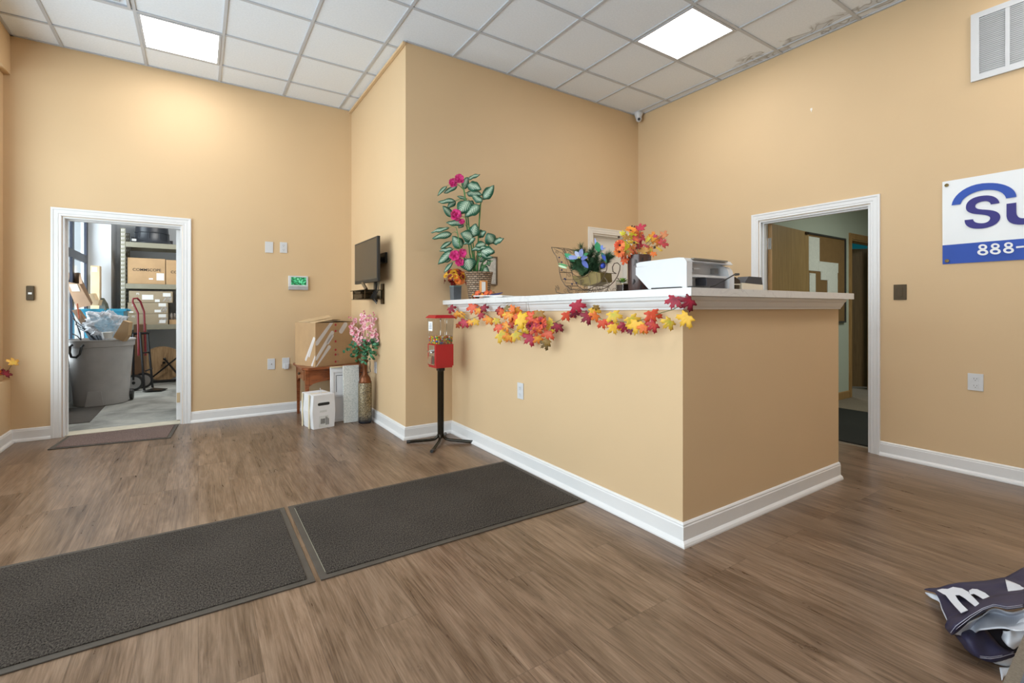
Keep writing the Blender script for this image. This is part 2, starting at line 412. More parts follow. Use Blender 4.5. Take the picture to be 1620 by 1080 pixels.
# back wall with the storage doorway
D1a, D1b, D1h = -1.030, -.137, 1.985
m = MB(); m.box((-1.7, Y1, 0), (D1a, Y1+.15, HC)); m.box((D1b, Y1, 0), (X1, Y1+.15, HC)); m.box((D1a, Y1, D1h), (D1b, Y1+.15, HC)); struct('wall_back', m, TAN)
# projecting block behind the counter (bump) with the door beside the corner
m = MB(); m.box((X1, Y2, 0), (3.785, Y1+.15, HC)); m.box((4.36, Y2, 0), (X3+.12, Y2+.12, HC)); m.box((3.785, Y2, 2.01), (4.36, Y2+.12, HC)); m.box((3.785, Y2+.12, 0), (3.9, Y1, HC))
struct('wall_middle', m, TAN)
# right wall with office doorway
D2a, D2b, D2h = 1.577, 2.465, 1.995
m = MB(); m.box((X3, YF, 0), (X3+.12, D2a, HC)); m.box((X3, D2b, 0), (X3+.12, Y2, HC)); m.box((X3, D2a, D2h), (X3+.12, D2b, HC)); struct('wall_right', m, TAN)
# left facade: knee wall, header, recessed pier, storefront glazing
m = MB(); m.box((-1.66, YF, 0), (X0, Y1, .545)); m.box((-1.66, YF, 3.17), (X0, Y1, HC)); m.box((-1.66, 5.50, .545), (X0-.045, Y1, 3.17)); m.box((-1.66, YF, .545), (X0-.045, -1.0, 3.17)); struct('wall_left', m, TAN)
m = MB(); m.box((-1.7, YF-.12, 0), (X3+.12, YF, HC)); struct('wall_front', m, TAN)
def window(name, ax, pos, a0, a1, z0, z1, nv, nh, fw=.06, fd=.09, zs=None):
    w_ = MB()
    def bx(p0, p1, q0, q1):
        if ax == 'x': w_.box((pos-fd/2, p0, q0), (pos+fd/2, p1, q1))
        else: w_.box((p0, pos-fd/2, q0), (p1, pos+fd/2, q1))
    bx(a0, a0+fw, z0, z1); bx(a1-fw, a1, z0, z1); bx(a0+fw, a1-fw, z0, z0+fw); bx(a0+fw, a1-fw, z1-fw, z1)
    vs = [a0+(a1-a0)*i/nv for i in range(1, nv)]
    for v in vs: bx(v-fw/2, v+fw/2, z0+fw, z1-fw)
    hs = zs or [z0+(z1-z0)*i/nh for i in range(1, nh)]
    ed = [a0+fw/2]+vs+[a1-fw/2]
    for h in hs:
        for i in range(len(ed)-1): bx(ed[i]+fw/2, ed[i+1]-fw/2, h-fw/2, h+fw/2)
    o = struct(name, w_, MULL)
    g = MB()
    if ax == 'x': g.box((pos-.004, a0+fw, z0+fw), (pos+.004, a1-fw, z1-fw))
    else: g.box((a0+fw, pos-.004, z0+fw), (a1-fw, pos+.004, z1-fw))
    obj('glass_pane', g, GLASS, o); return o
window('window_1', 'x', -1.58, -1.0, 5.50, .545, 3.17, 5, 2, zs=[2.35])
# suspended ceiling grid
GX, GY, T = 2.6145, 3.4657, .6077
m = MB()
def inroom(x, y): return not (x > X1 and y > Y2)
for i in range(-8, 5):
    x = GX+i*T
    if x < X0 or x > X3: continue
    ymax = Y2 if x > X1 else Y1
    m.box((x-.012, YF, HC-.004), (x+.012, ymax, HC+.006))
for j in range(-11, 5):
    y = GY+j*T
    if y < YF or y > Y1: continue
    xmax = X1 if y > Y2 else X3
    m.box((X0, y-.012, HC-.0045), (xmax, y+.012, HC+.0055))
for a in (((X0, YF), (X0+.022, Y1)), ((X0, Y1-.022), (X1, Y1)), ((X1-.022, Y2), (X1, Y1)), ((X1, Y2-.022), (X3, Y2)), ((X3-.022, YF), (X3, Y2))):
    m.box((a[0][0], a[0][1], HC-.003), (a[1][0], a[1][1], HC+.005))
struct('trim_1', m, GRID, label='grey metal ceiling grid')
# painted bead along the top of the projecting corner
m = MB(); m.box((X1-.03, Y2-.012, HC-.03), (X1-.004, Y1, HC-.006)); struct('trim_2', m, TAN)

# baseboards
BB = [(0, 0), (.030, 0), (.030, .008), (.026, .018), (.017, .026), (.014, .028), (.014, .092), (.011, .097), (.011, .104), (.006, .110), (0, .112)]
m = MB(); m.sweep([(X0, YF), (X0, Y1), (-1.104, Y1)], BB); struct('baseboard_left', m, WHITE)
m = MB(); m.sweep([(-.063, Y1), (X1, Y1), (X1, Y2), (X2, Y2)], BB); struct('baseboard_back', m, WHITE)
m = MB(); m.sweep([(X3, 1.509), (X3, YF)], BB); struct('baseboard_right', m, WHITE)
m = MB(); m.sweep([(X2+.12, Y2), (3.715, Y2)], BB); struct('baseboard_middle', m, WHITE)
# door casings: three mitred moulding strips drawn in the wall plane
def casing(name, to, w_, h, cw, depth, mat, jamb_back=True):
    """to(a, out, z) maps along-wall a, distance out of the wall and height to world"""
    mb = MB(); prof = [(.004, 0), (.004, .012), (.010, .014), (cw*.30, .0115), (cw*.36, .0145), (cw*.72, .0145), (cw*.80, .018), (cw, .018), (cw, 0)]
    path = [(0, 0), (0, h), (w_, h), (w_, 0)]; rings = []
    for i, (a, z) in enumerate(path):
        dx = -1 if i < 2 else 1; dz = 1 if i in (1, 2) else 0
        rings.append([mb.bm.verts.new(to(a+dx*p, o, z+dz*p)) for p, o in prof])
    k = len(prof)
    for i in range(3):
        for j in range(k): mb.bm.faces.new((rings[i][j], rings[i][(j+1)%k], rings[i+1][(j+1)%k], rings[i+1][j]))
    mb.bm.faces.new(rings[0]); mb.bm.faces.new(rings[-1][::-1])
    o = struct(name, mb, mat)
    j = MB()
    def jb(a0, a1, z0, z1, d0=0, d1=None):
        p = [to(a0, -d0, z0), to(a1, -(d1 or depth), z1)]
        j.box([min(p[0][i], p[1][i]) for i in range(3)], [max(p[0][i], p[1][i]) for i in range(3)])
    jb(0, .014, 0, h); jb(w_-.014, w_, 0, h); jb(.014, w_-.014, h-.014, h)
    jb(.014, .026, 0, h-.014, depth*.3, depth*.62); jb(.026, w_-.014, h-.026, h-.014, depth*.3, depth*.62)
    obj('jamb', j, mat, o)
    return o
d1 = casing('door_1', lambda a, o, z: Vector((D1a+a, Y1-o, z)), D1b-D1a, D1h, .076, .15, WHITE)
d2 = casing('door_2', lambda a, o, z: Vector((X3-o, D2b-a, z)), D2b-D2a, D2h, .068, .12, WHITE)
d3 = casing('door_3', lambda a, o, z: Vector((3.785+a, Y2-o, z)), .575, 2.01, .070, .12, CREAMW)
m = MB(); m.box((3.803, Y2+.055, .012), (4.342, Y2+.09, 1.994)); obj('door_leaf', m, CREAMW, d3)
# the storage door leaf swung open into the storage room
m = MB(); m.box((-.190, Y1+.165, .01), (-.153, Y1+1.0, 1.96), bev=.002); lf = obj('door_leaf', m, WHITE, d1); lf['label'] = 'white door leaf seen edge on'
for z in (.19, 1.0, 1.76):
    h_ = MB(); h_.box((-.186, Y1+.161, z), (-.158, Y1+.165, z+.10)); obj('hinge', h_, PAPER if z > .5 else CARDL, lf)
# the oak office door, open
def rotpts(mb, piv, ang): bmesh.ops.rotate(mb.bm, verts=mb.bm.verts, cent=piv, matrix=Matrix.Rotation(ang, 3, 'Z'))
ANG = math.radians(4)
m = MB(); m.box((4.675, 2.41, .012), (5.54, 2.452, 1.978), bev=.002); rotpts(m, (4.675, 2.452, 0), ANG); leaf = obj('door_leaf', m, OAK, d2); leaf['label'] = 'oak door leaf standing open'
m = MB(); m.box((4.6725, 2.413, .014), (4.675, 2.449, 1.976)); rotpts(m, (4.675, 2.452, 0), ANG); obj('edge_band', m, OAKTRIM, leaf)
for z in (.25, 1.0, 1.73):
    m = MB(); m.box((4.6705, 2.415, z), (4.6725, 2.449, z+.11)); m.tube([(4.667, 2.455, z), (4.667, 2.455, z+.11)], .006, 8); obj('hinge', m, CHROME, leaf)
m = MB(); m.box((5.44, 2.395, 1.945), (5.50, 2.41, 1.972)); rotpts(m, (4.675, 2.452, 0), ANG); obj('closer_bracket', m, BROWNM, leaf)

# ------------------------------------------------------------------ storage room shell
m = MB(); m.box((-1.9, Y1+.15, -.1), (2.6, 10.0, -.002)); struct('floor_storage', m, CONC)
m = MB(); m.box((-1.9, Y1+.15, 3.2), (2.6, 10.0, 3.3)); struct('ceiling_storage', m, STOW)
m = MB(); m.box((-1.47, 9.75, 0), (2.6, 9.9, 3.2)); m.box((-1.45, 9.12, 0), (-1.105, 9.75, 3.2)); struct('wall_storage_back', m, STOW)
m = MB(); m.box((2.45, Y1+.15, 0), (2.6, 9.75, 3.2)); m.box((X1, Y1+.15, 0), (2.45, Y1+.3, 3.2)); struct('wall_storage_right', m, STOW)
m = MB(); m.box((-1.5, Y1+.15, 0), (-1.335, 7.2, 3.2)); m.box((-1.5, 7.2, 0), (-1.335, 9.12, .42)); m.box((-1.5, 7.2, 3.0), (-1.335, 9.12, 3.2)); struct('wall_storage_left', m, GREYW)
window('window_2', 'x', -1.385, 7.2, 9.12, .42, 3.0, 2, 2, fw=.11, fd=.03, zs=[1.87])
m = MB(); m.box((-1.02, Y1+.02, 0), (-.15, Y1+.20, .004)); struct('trim_3', m, plain('pale_sill', (.62, .56, .44), .6), label='pale wooden threshold strip')
m = MB(); m.box((-1.30, 6.28, -.002), (-.93, 7.26, .004)); tag(obj('floor_mat', m, RUBBER), 'thin dark mat on the storage room concrete beside the bin', 'mat')
m = MB()
for v in [(-1.037, 5.226), (-.207, 5.115), (-.152, 5.665), (-1.006, 5.665)]: pass
m.prism([(-1.037, 5.226, .001), (-.207, 5.115, .001), (-.165, 5.67, .001), (-.99, 5.675, .001)], (0, 0, .006))
rug = tag(obj('door_rug', m, RUBBER), 'small worn brown rug lying in front of the storage doorway', 'rug')
m = MB(); m.prism([(-.995, 5.248, .007), (-.235, 5.143, .007), (-.195, 5.655, .007), (-.965, 5.66, .007)], (0, 0, .004)); obj('pile', m, RUGB, rug)

# ------------------------------------------------------------------ office beyond the right door
XO = X3+.12
m = MB(); m.box((XO, -1.2, -.1), (10.5, 5.2, -.001)); struct('floor_office', m, CARPET)
m = MB(); m.box((XO, -1.2, 2.75), (10.5, 5.2, 2.85)); struct('ceiling_office', m, TILE)
m = MB(); m.box((XO, 2.7, 0), (7.19, 2.82, 2.75)); m.box((8.05, 2.7, 0), (10.5, 2.82, 2.75)); m.box((7.19, 2.7, 2.06), (8.05, 2.82, 2.75)); struct('wall_office_left', m, GREENW)
m = MB(); m.box((10.4, -1.2, 0), (10.5, 2.7, 2.75)); m.box((XO, -1.3, 0), (10.5, -1.2, 2.75)); struct('wall_office_far', m, GREENW)
m = MB(); m.box((XO+.1, 5.0, 0), (10.5, 5.2, 2.75)); m.box((10.4, 2.82, 0), (10.5, 5.0, 2.75)); m.box((6.3, 2.82, 0), (6.4, 5.0, 2.75)); struct('wall_far_room', m, TEAL)
m = MB(); m.sweep([(4.69, 2.7), (7.11, 2.7)], [(0, 0), (.014, 0), (.014, .085), (.008, .092), (0, .092)]); struct('baseboard_office', m, OAKTRIM)
d4 = casing('door_4', lambda a, o, z: Vector((7.19+a, 2.7-o, z)), .86, 2.06, .075, .12, OAKTRIM)
m = MB(); m.prism([(8.02, 3.01, .02), (8.03, 3.04, .02), (8.235, 2.84, .02), (8.21, 2.81, .02)], (0, 0, 2.0)); obj('door_leaf', m, OAKDK, d4)
m = MB(); m.box((4.72, 1.0, 0), (6.24, 2.66, .010), bev=.003); tag(obj('floor_mat', m, MATDK), 'black runner mat on the office floor just past the right doorway', 'mat')
t = thing('bulletin_board', 'framed glass-front cork bulletin board on the office wall with pinned papers', 'bulletin board', (6.3, 2.69, .97))
BXa, BXb, BZa, BZb = 5.65, 6.965, .975, 2.045
m = MB(); m.box((BXa+.02, 2.682, BZa+.02), (BXb-.02, 2.695, BZb-.02)); obj('cork', m, plain('cork', (.20, .115, .04), .9, var=.06), t)
m = MB()
for a, b in (((BXa, BZa), (BXb, BZa+.02)), ((BXa, BZb-.02), (BXb, BZb)), ((BXa, BZa+.02), (BXa+.02, BZb-.02)), ((BXb-.02, BZa+.02), (BXb, BZb-.02))): m.box((a[0], 2.668, a[1]), (b[0], 2.698, b[1]))
obj('frame', m, plain('board_frame', (.05, .05, .045), .4), t)
def inked(name, seed):
    m_ = M(name, (.7, .72, .68), .7); n_ = m_.noise(m_.co('Object', (1, 1, 1.6)), 38+seed*7, 5, .7, 1.5)
    m_.base(m_.ramp(n_, [(.40, (.72, .74, .68)), (.455, (.74, .76, .70)), (.475, (.22, .24, .24)), (.49, (.74, .76, .70)), (.7, (.72, .74, .68))])); return m_.m
for k, (x0, x1, z0, z1, mt) in enumerate([(5.95, 6.27, 1.60, 2.00, 0), (6.02, 6.17, .99, 1.57, 1), (6.24, 6.76, 1.60, 1.72, 2), (6.30, 6.74, 1.50, 1.61, 0), (6.47, 6.74, 1.27, 1.52, 1), (6.42, 6.74, .99, 1.27, 3)]):
    m = MB(); m.box((x0, 2.678-.0008*k, z0), (x1, 2.6825, z1)); m.box((x0+.02, 2.672, z1-.02), (x0+.03, 2.678, z1-.01))
    o = obj('pinned_sheet', m, PAPERG if mt == 3 else inked('inked_paper', k), t); o['label'] = 'crinkled shiny sheet' if mt == 3 else 'pinned printed sheet'
area('office_lamp', (6.2, .9, 2.6), (0, 0, 0), .6, 1.2, 27, (.95, 1, .90))
area('far_room_lamp', (8.3, 4.0, 2.6), (0, 0, 0), .6, .6, 12)

# ------------------------------------------------------------------ ceiling fixtures
def light(i, j, label):
    x, y = GX+i*T, GY+j*T
    t = thing('ceiling_light', label, 'ceiling light', (x+T/2, y+T/2, HC-.004), 'square recessed ceiling lights')
    f = MB(); a, b, c = .014, .034, T
    for q in (((a, a), (c-a, b)), ((a, c-b), (c-a, c-a)), ((a, b), (b, c-b)), ((c-b, b), (c-a, c-b))): f.box((x+q[0][0], y+q[0][1], HC-.008), (x+q[1][0], y+q[1][1], HC+.003))
    obj('frame', f, GRID, t)
    f = MB(); f.box((x+b, y+b, HC-.005), (x+c-b, y+c-b, HC+.002)); obj('diffuser', f, LAMP, t)
light(-5, 2, 'square lit ceiling panel above the storage doorway wall')
light(1, -2, 'square lit ceiling panel above the counter towards the right wall')
light(-4, -4, 'unseen square lit panel added overhead for light, behind the view')  # unseen panel, added to light the room from above the camera
light(0, -6, 'unseen square lit panel added overhead as front fill, furthest from the storage doorway')  # added out of view as front fill for the counter end
light(2, -6, 'unseen square lit panel added overhead as fill, close to the right wall')  # unseen extra panel that lifts the right wall
light(-3, -7, 'unseen square lit panel added overhead as fill, behind the view on the left')  # one more added panel out of view, for front fill
t = thing('ceiling_vent', 'grey square air vent in the ceiling left of the lit panel', 'vent', (GX-5.5*T, GY+1.5*T, HC-.004))
x, y = GX-6*T, GY+1*T
m = MB()
for k in range(3):
    e = .02+k*.06
    for q in (((e, e), (T-e, e+.02)), ((e, T-e-.02), (T-e, T-e)), ((e, e+.02), (e+.02, T-e-.02)), ((T-e-.02, e+.02), (T-e, T-e-.02))): m.box((x+q[0][0], y+q[0][1], HC-.012+.003*k), (x+q[1][0], y+q[1][1], HC+.002))
obj('louvre_rings', m, GRID, t)
m = MB(); m.box((x+.2, y+.2, HC-.006), (x+T-.2, y+T-.2, HC+.002)); obj('centre_plate', m, GRID, t)
t = thing('security_camera', 'small white dome security camera in the ceiling corner', 'camera', (4.47, 3.87, HC-.02))
m = MB(); m.lathe([(.05, 0), (.05, -.015), (.042, -.035), (.036, -.06)], (4.47, 3.87, HC-.003), 20); obj('mount', m, PRW, t, True)
m = MB(); m.sphere((4.47, 3.865, HC-.075), .036, 16); obj('ball', m, PRW, t, True)
dv = (Vector((0, 0, CAMH))-Vector((4.47, 3.865, HC-.075))).normalized()
m = MB(); p_ = Vector((4.47, 3.865, HC-.075)); m.tube([p_+dv*.028, p_+dv*.042], .016, 16); obj('lens', m, BLK, t)
# wall return-air grille
t = thing('return_air_grille', 'white louvred return air grille high on the right wall', 'vent', (X3, .6, 2.73))
m = MB(); za, zb, ya, yb = 2.733, 3.20, .20, .990
m.box((X3-.016, ya, za), (X3-.001, yb, za+.038)); m.box((X3-.016, ya, zb-.038), (X3-.001, yb, zb))
n_ = 5; pw = (yb-ya-.042*2-.021*(n_-1))/n_; ys = [yb-.042-k*(pw+.021) for k in range(n_)]
m.box((X3-.016, yb-.042, za+.038), (X3-.001, yb, zb-.038)); m.box((X3-.016, ya, za+.038), (X3-.001, ya+.042, zb-.038))
for k in range(n_-1): m.box((X3-.014, ys[k]-pw-.021, za+.038), (X3-.001, ys[k]-pw, zb-.038))
obj('frame', m, PRW, t)
m = MB(); nz = 30
for k in range(nz):
    z = za+.04+(zb-za-.078)*k/nz
    for y_ in ys: m.prism([(X3-.012, y_, z), (X3-.002, y_, z+.011), (X3-.002, y_, z+.0125), (X3-.012, y_, z+.0015)], (0, -pw, 0))
obj('louvres', m, PRW, t)
m = MB(); m.box((X3-.002, ya+.03, za+.03), (X3-.0005, yb-.03, zb-.03)); obj('back', m, PRS, t)

# ------------------------------------------------------------------ wall plates and controls
def plate(name, label, cat, pos, ax, kind, w_=.074, h=.118, mat=None):
    """ax '-y' plate on a wall facing -y, '-x' on a wall facing -x"""
    mat = mat or PRW; t = thing(name, label, cat, pos); px, py, pz = pos
    def to(a, o, z): return (px+a, py-o, pz+z) if ax == '-y' else (px-o, py-a, pz+z)
    def bx(mb, a0, a1, o0, o1, z0, z1, bev=0):
        p, q = to(a0, o0, z0), to(a1, o1, z1); mb.box([min(p[i], q[i]) for i in range(3)], [max(p[i], q[i]) for i in range(3)], bev=bev)
    m = MB(); bx(m, -w_/2, w_/2, .0005, .007, -h/2, h/2, .002); obj('cover_plate', m, mat, t)
    if kind == 'duplex':
        for dz in (-.028, .02):
            m = MB(); bx(m, -.017, .017, .007, .009, dz-.013, dz+.017, .0015); r = obj('receptacle', m, mat, t)
            m = MB(); bx(m, -.008, -.006, .009, .0095, dz, dz+.009); bx(m, .006, .008, .009, .0095, dz, dz+.009); bx(m, -.002, .002, .009, .0095, dz-.009, dz-.005); obj('slots', m, BLK, r)
    if kind == 'cable':
        m = MB(); p = to(0, .007, 0); q = to(0, .016, 0); m.tube([p, q], .005, 10); obj('connector', m, CHROME, t)
    if kind == 'rocker':
        m = MB(); bx(m, -.017, .017, .007, .011, -.034, .034, .002); obj('rocker', m, mat, t)
    if kind == 'plug':
        for dz in (.02,):
            m = MB(); bx(m, -.017, .017, .007, .009, dz-.013, dz+.017, .0015); obj('receptacle', m, mat, t)
        m = MB(); bx(m, -.022, .026, .009, .045, -.065, -.005, .006); obj('adapter', m, PRW, t)['label'] = 'white plug-in adapter'
    return t
plate('blank_plate', 'white blank wall plate, left of the upper pair', 'wall plate', (.652, Y1, 1.825), '-y', 'none', .08, .12)
plate('outlet', 'white outlet high on the back wall beside the blank plate', 'outlet', (.797, Y1, 1.831), '-y', 'duplex')
plate('cable_plate', 'white cable jack plate low on the back wall', 'wall plate', (.673, Y1, .548), '-y', 'cable')
plate('outlet', 'white outlet with a plugged-in adapter low on the back wall', 'outlet', (.820, Y1, .55), '-y', 'plug')
plate('outlet', 'white outlet on the tan face of the reception counter', 'outlet', (X2, 2.831, .552), '-x', 'duplex')
plate('outlet', 'large white outlet on the right wall below the banner', 'outlet', (X3, .968, .647), '-x', 'duplex', .079, .118)
plate('outlet', 'white wall plate behind the pink flowers', 'wall plate', (X1, 4.77, .55), '-x', 'duplex')
t = plate('light_switch', 'brown light switch on the right wall beside the office doorway', 'light switch', (X3, 1.385, 1.283), '-x', 'rocker', .080, .118, BRSW)
t = thing('keypad', 'narrow dark brown remote holder on the wall left of the storage doorway', 'control', (-1.237, Y1, 1.29))
m = MB(); m.box((-1.263, Y1-.022, 1.228), (-1.211, Y1-.0005, 1.355), bev=.006); obj('housing', m, BRSW, t)
m = MB(); m.box((-1.249, Y1-.0235, 1.281), (-1.225, Y1-.0215, 1.298)); obj('label_sticker', m, PAPER, t)
t = thing('alarm_panel', 'white alarm panel with a lit green screen on the back wall', 'alarm panel', (.948, Y1, 1.442))
m = MB(); m.box((.845, Y1-.026, 1.400), (1.051, Y1-.0005, 1.521), bev=.004); obj('housing', m, PRW, t)
m = MB(); m.box((.845, Y1-.030, 1.364), (1.051, Y1-.0005, 1.399), bev=.004); obj('speaker_bar', m, plain('silver_grey', (.42, .42, .43), .4), t)
m = MB(); m.box((.871, Y1-.0275, 1.419), (1.029, Y1-.0255, 1.506)); obj('screen', m, SCRN, t)
m = MB(); m.box((.942, Y1-.0285, 1.404), (.954, Y1-.0262, 1.412)); obj('button', m, PRS, t)
m = MB(); m.box((X3-.003, 2.0, 2.90), (X3, 2.015, 2.92)); m.box((X3-.006, 2.004, 2.885), (X3, 2.008, 2.90)); tag(obj('wall_anchor', m, CREAMW), 'tiny torn wall anchor left high on the right wall', 'wall anchor')

# ------------------------------------------------------------------ banner
t = thing('wall_banner', 'white and blue vinyl banner with large lettering on the right wall', 'banner', (X3, .5, 1.48))
yA, yB, z0, z1, zm = 1.140, -1.2, 1.478, 2.074, 1.615
def bann(z_lo, z_hi, mat, nm):
    m = MB(); ny, nz_ = 60, 8; g = []
    for i in range(ny+1):
        row = []
        for j in range(nz_+1):
            y_ = yA+(yB-yA)*i/ny; z_ = z_lo+(z_hi-z_lo)*j/nz_
            o_ = .006+.004*noise.noise(Vector((y_*5, z_*3, 1)))
            row.append(m.bm.verts.new((X3-o_, y_, z_)))
        g.append(row)
    for i in range(ny):
        for j in range(nz_): m.bm.faces.new((g[i][j], g[i+1][j], g[i+1][j+1], g[i][j+1]))
    r = bmesh.ops.extrude_face_region(m.bm, geom=list(m.bm.faces))
    for e in r['geom']:
        if isinstance(e, bmesh.types.BMVert): e.co.x -= .001
    return obj(nm, m, mat, t, True)
bann(zm, z1, BANW, 'white_field'); bann(z0, zm, BANB, 'blue_band')
XB = X3-.0125
def bpt(u, v):  # a letter outline point measured on the wall plane
    c_, s_ = math.cos(YAW), math.sin(YAW); a = (u-CX)/F_PX; b = -(v-V0)/F_PX
    d = Vector((s_+a*c_, c_-a*s_, b)); k = XB/d.x; return (XB, d.y*k, CAMH+d.z*k)
def bez(pts, n=10):
    out = []
    for i in range(0, len(pts)-1, 3):
        a, b, c, d = [Vector((*q, 0)) for q in pts[i:i+4]]
        for k in range(n):
            t_ = k/n; out.append(tuple((a*(1-t_)**3+b*3*t_*(1-t_)**2+c*3*t_*t_*(1-t_)+d*t_**3)[:2]))
    out.append(pts[-1]); return out
def strip(name, outer, inner, mat, par, sc=6., ox=1480, oy=260):
    n = len(outer); m = MB(); A = [Vector(bpt(ox+p[0]/sc, oy+p[1]/sc)) for p in outer]; B = [Vector(bpt(ox+p[0]/sc, oy+p[1]/sc)) for p in inner]
    va = [m.bm.verts.new(p) for p in A]; vb = [m.bm.verts.new(p) for p in B]
    for i in range(n-1): m.bm.faces.new((va[i], va[i+1], vb[i+1], vb[i]))
    r = bmesh.ops.extrude_face_region(m.bm, geom=list(m.bm.faces))
    for e in r['geom']:
        if isinstance(e, bmesh.types.BMVert): e.co.x -= .0012
    return obj(name, m, mat, par)
strip('blue_arc', bez([(152, 389), (165, 290), (300, 178), (500, 176), (660, 170), (770, 230), (768, 308)]), bez([(238, 378), (250, 310), (380, 240), (500, 241), (610, 238), (660, 280), (670, 323)]), BANB, t)
So = bez([(608, 367), (600, 320), (550, 293), (485, 294), (390, 296), (292, 330), (288, 405), (285, 460), (350, 470), (420, 474), (490, 480), (519, 490), (519, 510), (515, 545), (470, 560), (430, 558), (385, 556), (360, 545), (357, 520)])
Si = bez([(524, 380), (522, 360), (500, 347), (470, 348), (420, 352), (378, 370), (377, 395), (376, 420), (410, 425), (450, 428), (540, 432), (612, 440), (616, 500), (610, 570), (500, 610), (410, 610), (330, 612), (275, 590), (276, 528)])
strip('letter_s', So, Si, BANP, t)
strip('letter_u', bez([(674, 374), (674, 420), (674, 450), (674, 490), (680, 560), (740, 575), (835, 570), (930, 562), (990, 540), (995, 450), (996, 420), (996, 380), (997, 330)]), bez([(767, 362), (767, 400), (767, 420), (767, 455), (772, 500), (800, 512), (835, 510), (875, 506), (900, 490), (903, 440), (904, 410), (904, 370), (904, 345)]), BANP, t)
for cx_, cy_ in ((449, 809), (568, 800), (694, 790)):
    for top in (1, 0):
        oy = cy_+(-25 if top else 25); ro, ri = ((42, 27), (19, 11)) if top else ((52, 29), (26, 12))
        O = [(cx_+math.cos(2*PI*k/24)*ro[0], oy+math.sin(2*PI*k/24)*ro[1]) for k in range(25)]
        I = [(cx_+math.cos(2*PI*k/24)*ri[0], oy+math.sin(2*PI*k/24)*ri[1]) for k in range(25)]
        dl = strip('digit_loop', O, I, BANW, t)
        if top:
            for v in dl.data.vertices: v.co.x -= .0004
strip('hyphen', [(765, 778), (840, 771)], [(765, 795), (840, 788)], BANW, t)
for (u, v) in ((1497.5, 293), (1498, 412.5)):
    p = Vector(bpt(u, v)); m = MB(); m.lathe([(.012, 0), (.012, -.003), (.006, -.004), (.005, -.001)], p+Vector((0.002, 0, 0)), 16, 'x'); obj('grommet', m, BRASSB, t)

# ------------------------------------------------------------------ reception counter
def zc(y): return 1.259-(y-1.375)*.0109
t = thing('reception_counter', 'tan half-height reception counter with white marble-look top', 'counter', (2.6, 1.6, 0))
CE = 3.683
def ztop(mb, base_z):
    for v in mb.bm.verts:
        if v.co.z > .9: v.co.z += zc(v.co.y)-1.259
m = MB(); m.prism([(X2, Y2, 0), (X2, Y3, 0), (CE, Y3, 0), (CE, Y3+.13, 0), (X2+.13, Y3+.13, 0), (X2+.13, Y2, 0)], (0, 0, 1.219)); ztop(m, 0); obj('body', m, TAN, t)
m = MB(); m.sweep([(X2, Y2), (X2, Y3), (CE, Y3)], BB); obj('baseboard', m, WHITE, t)
CR = [(0, 1.155), (.012, 1.155), (.014, 1.163), (.022, 1.172), (.030, 1.186), (.034, 1.196), (.045, 1.204), (.048, 1.219), (0, 1.219)]
m = MB(); m.sweep([(X2, Y2), (X2, Y3), (CE, Y3)], CR); ztop(m, 0); obj('crown_trim', m, WHITE, t)
m = MB(); m.prism([(1.905, Y2, 1.22), (1.95, 1.375, 1.22), (3.705, 1.375, 1.22), (3.705, 1.80, 1.22), (2.40, 1.80, 1.22), (2.40, Y2, 1.22)], (0, 0, .039)); ztop(m, 0); m.bevel(.002, 2); obj('countertop', m, MARBLE, t)

# ------------------------------------------------------------------ floor mats
def mat_(label, x0, x1, y0, y1, line=False):
    m = MB(); m.box((x0, y0, .0005), (x1, y1, .006), bev=.002); o = tag(obj('floor_mat', m, RUBBER), label, 'mat', 'charcoal entrance mats')
    m = MB(); m.box((x0+.03, y0+.03, .006), (x1-.03, y1-.03, .0105), bev=.002); obj('pile', m, MAT_F, o)
    if line: m = MB(); m.box((x0+.0275, y0+.05, .006), (x0+.030, y1-.05, .0075)); obj('worn_edge', m, RACKM, o)
mat_('charcoal entrance mat touching the counter baseboard', .440, 1.955, 2.095, 2.975, True)
mat_('charcoal entrance mat at the left, further from the counter', -1.10, .420, 2.100, 2.975)

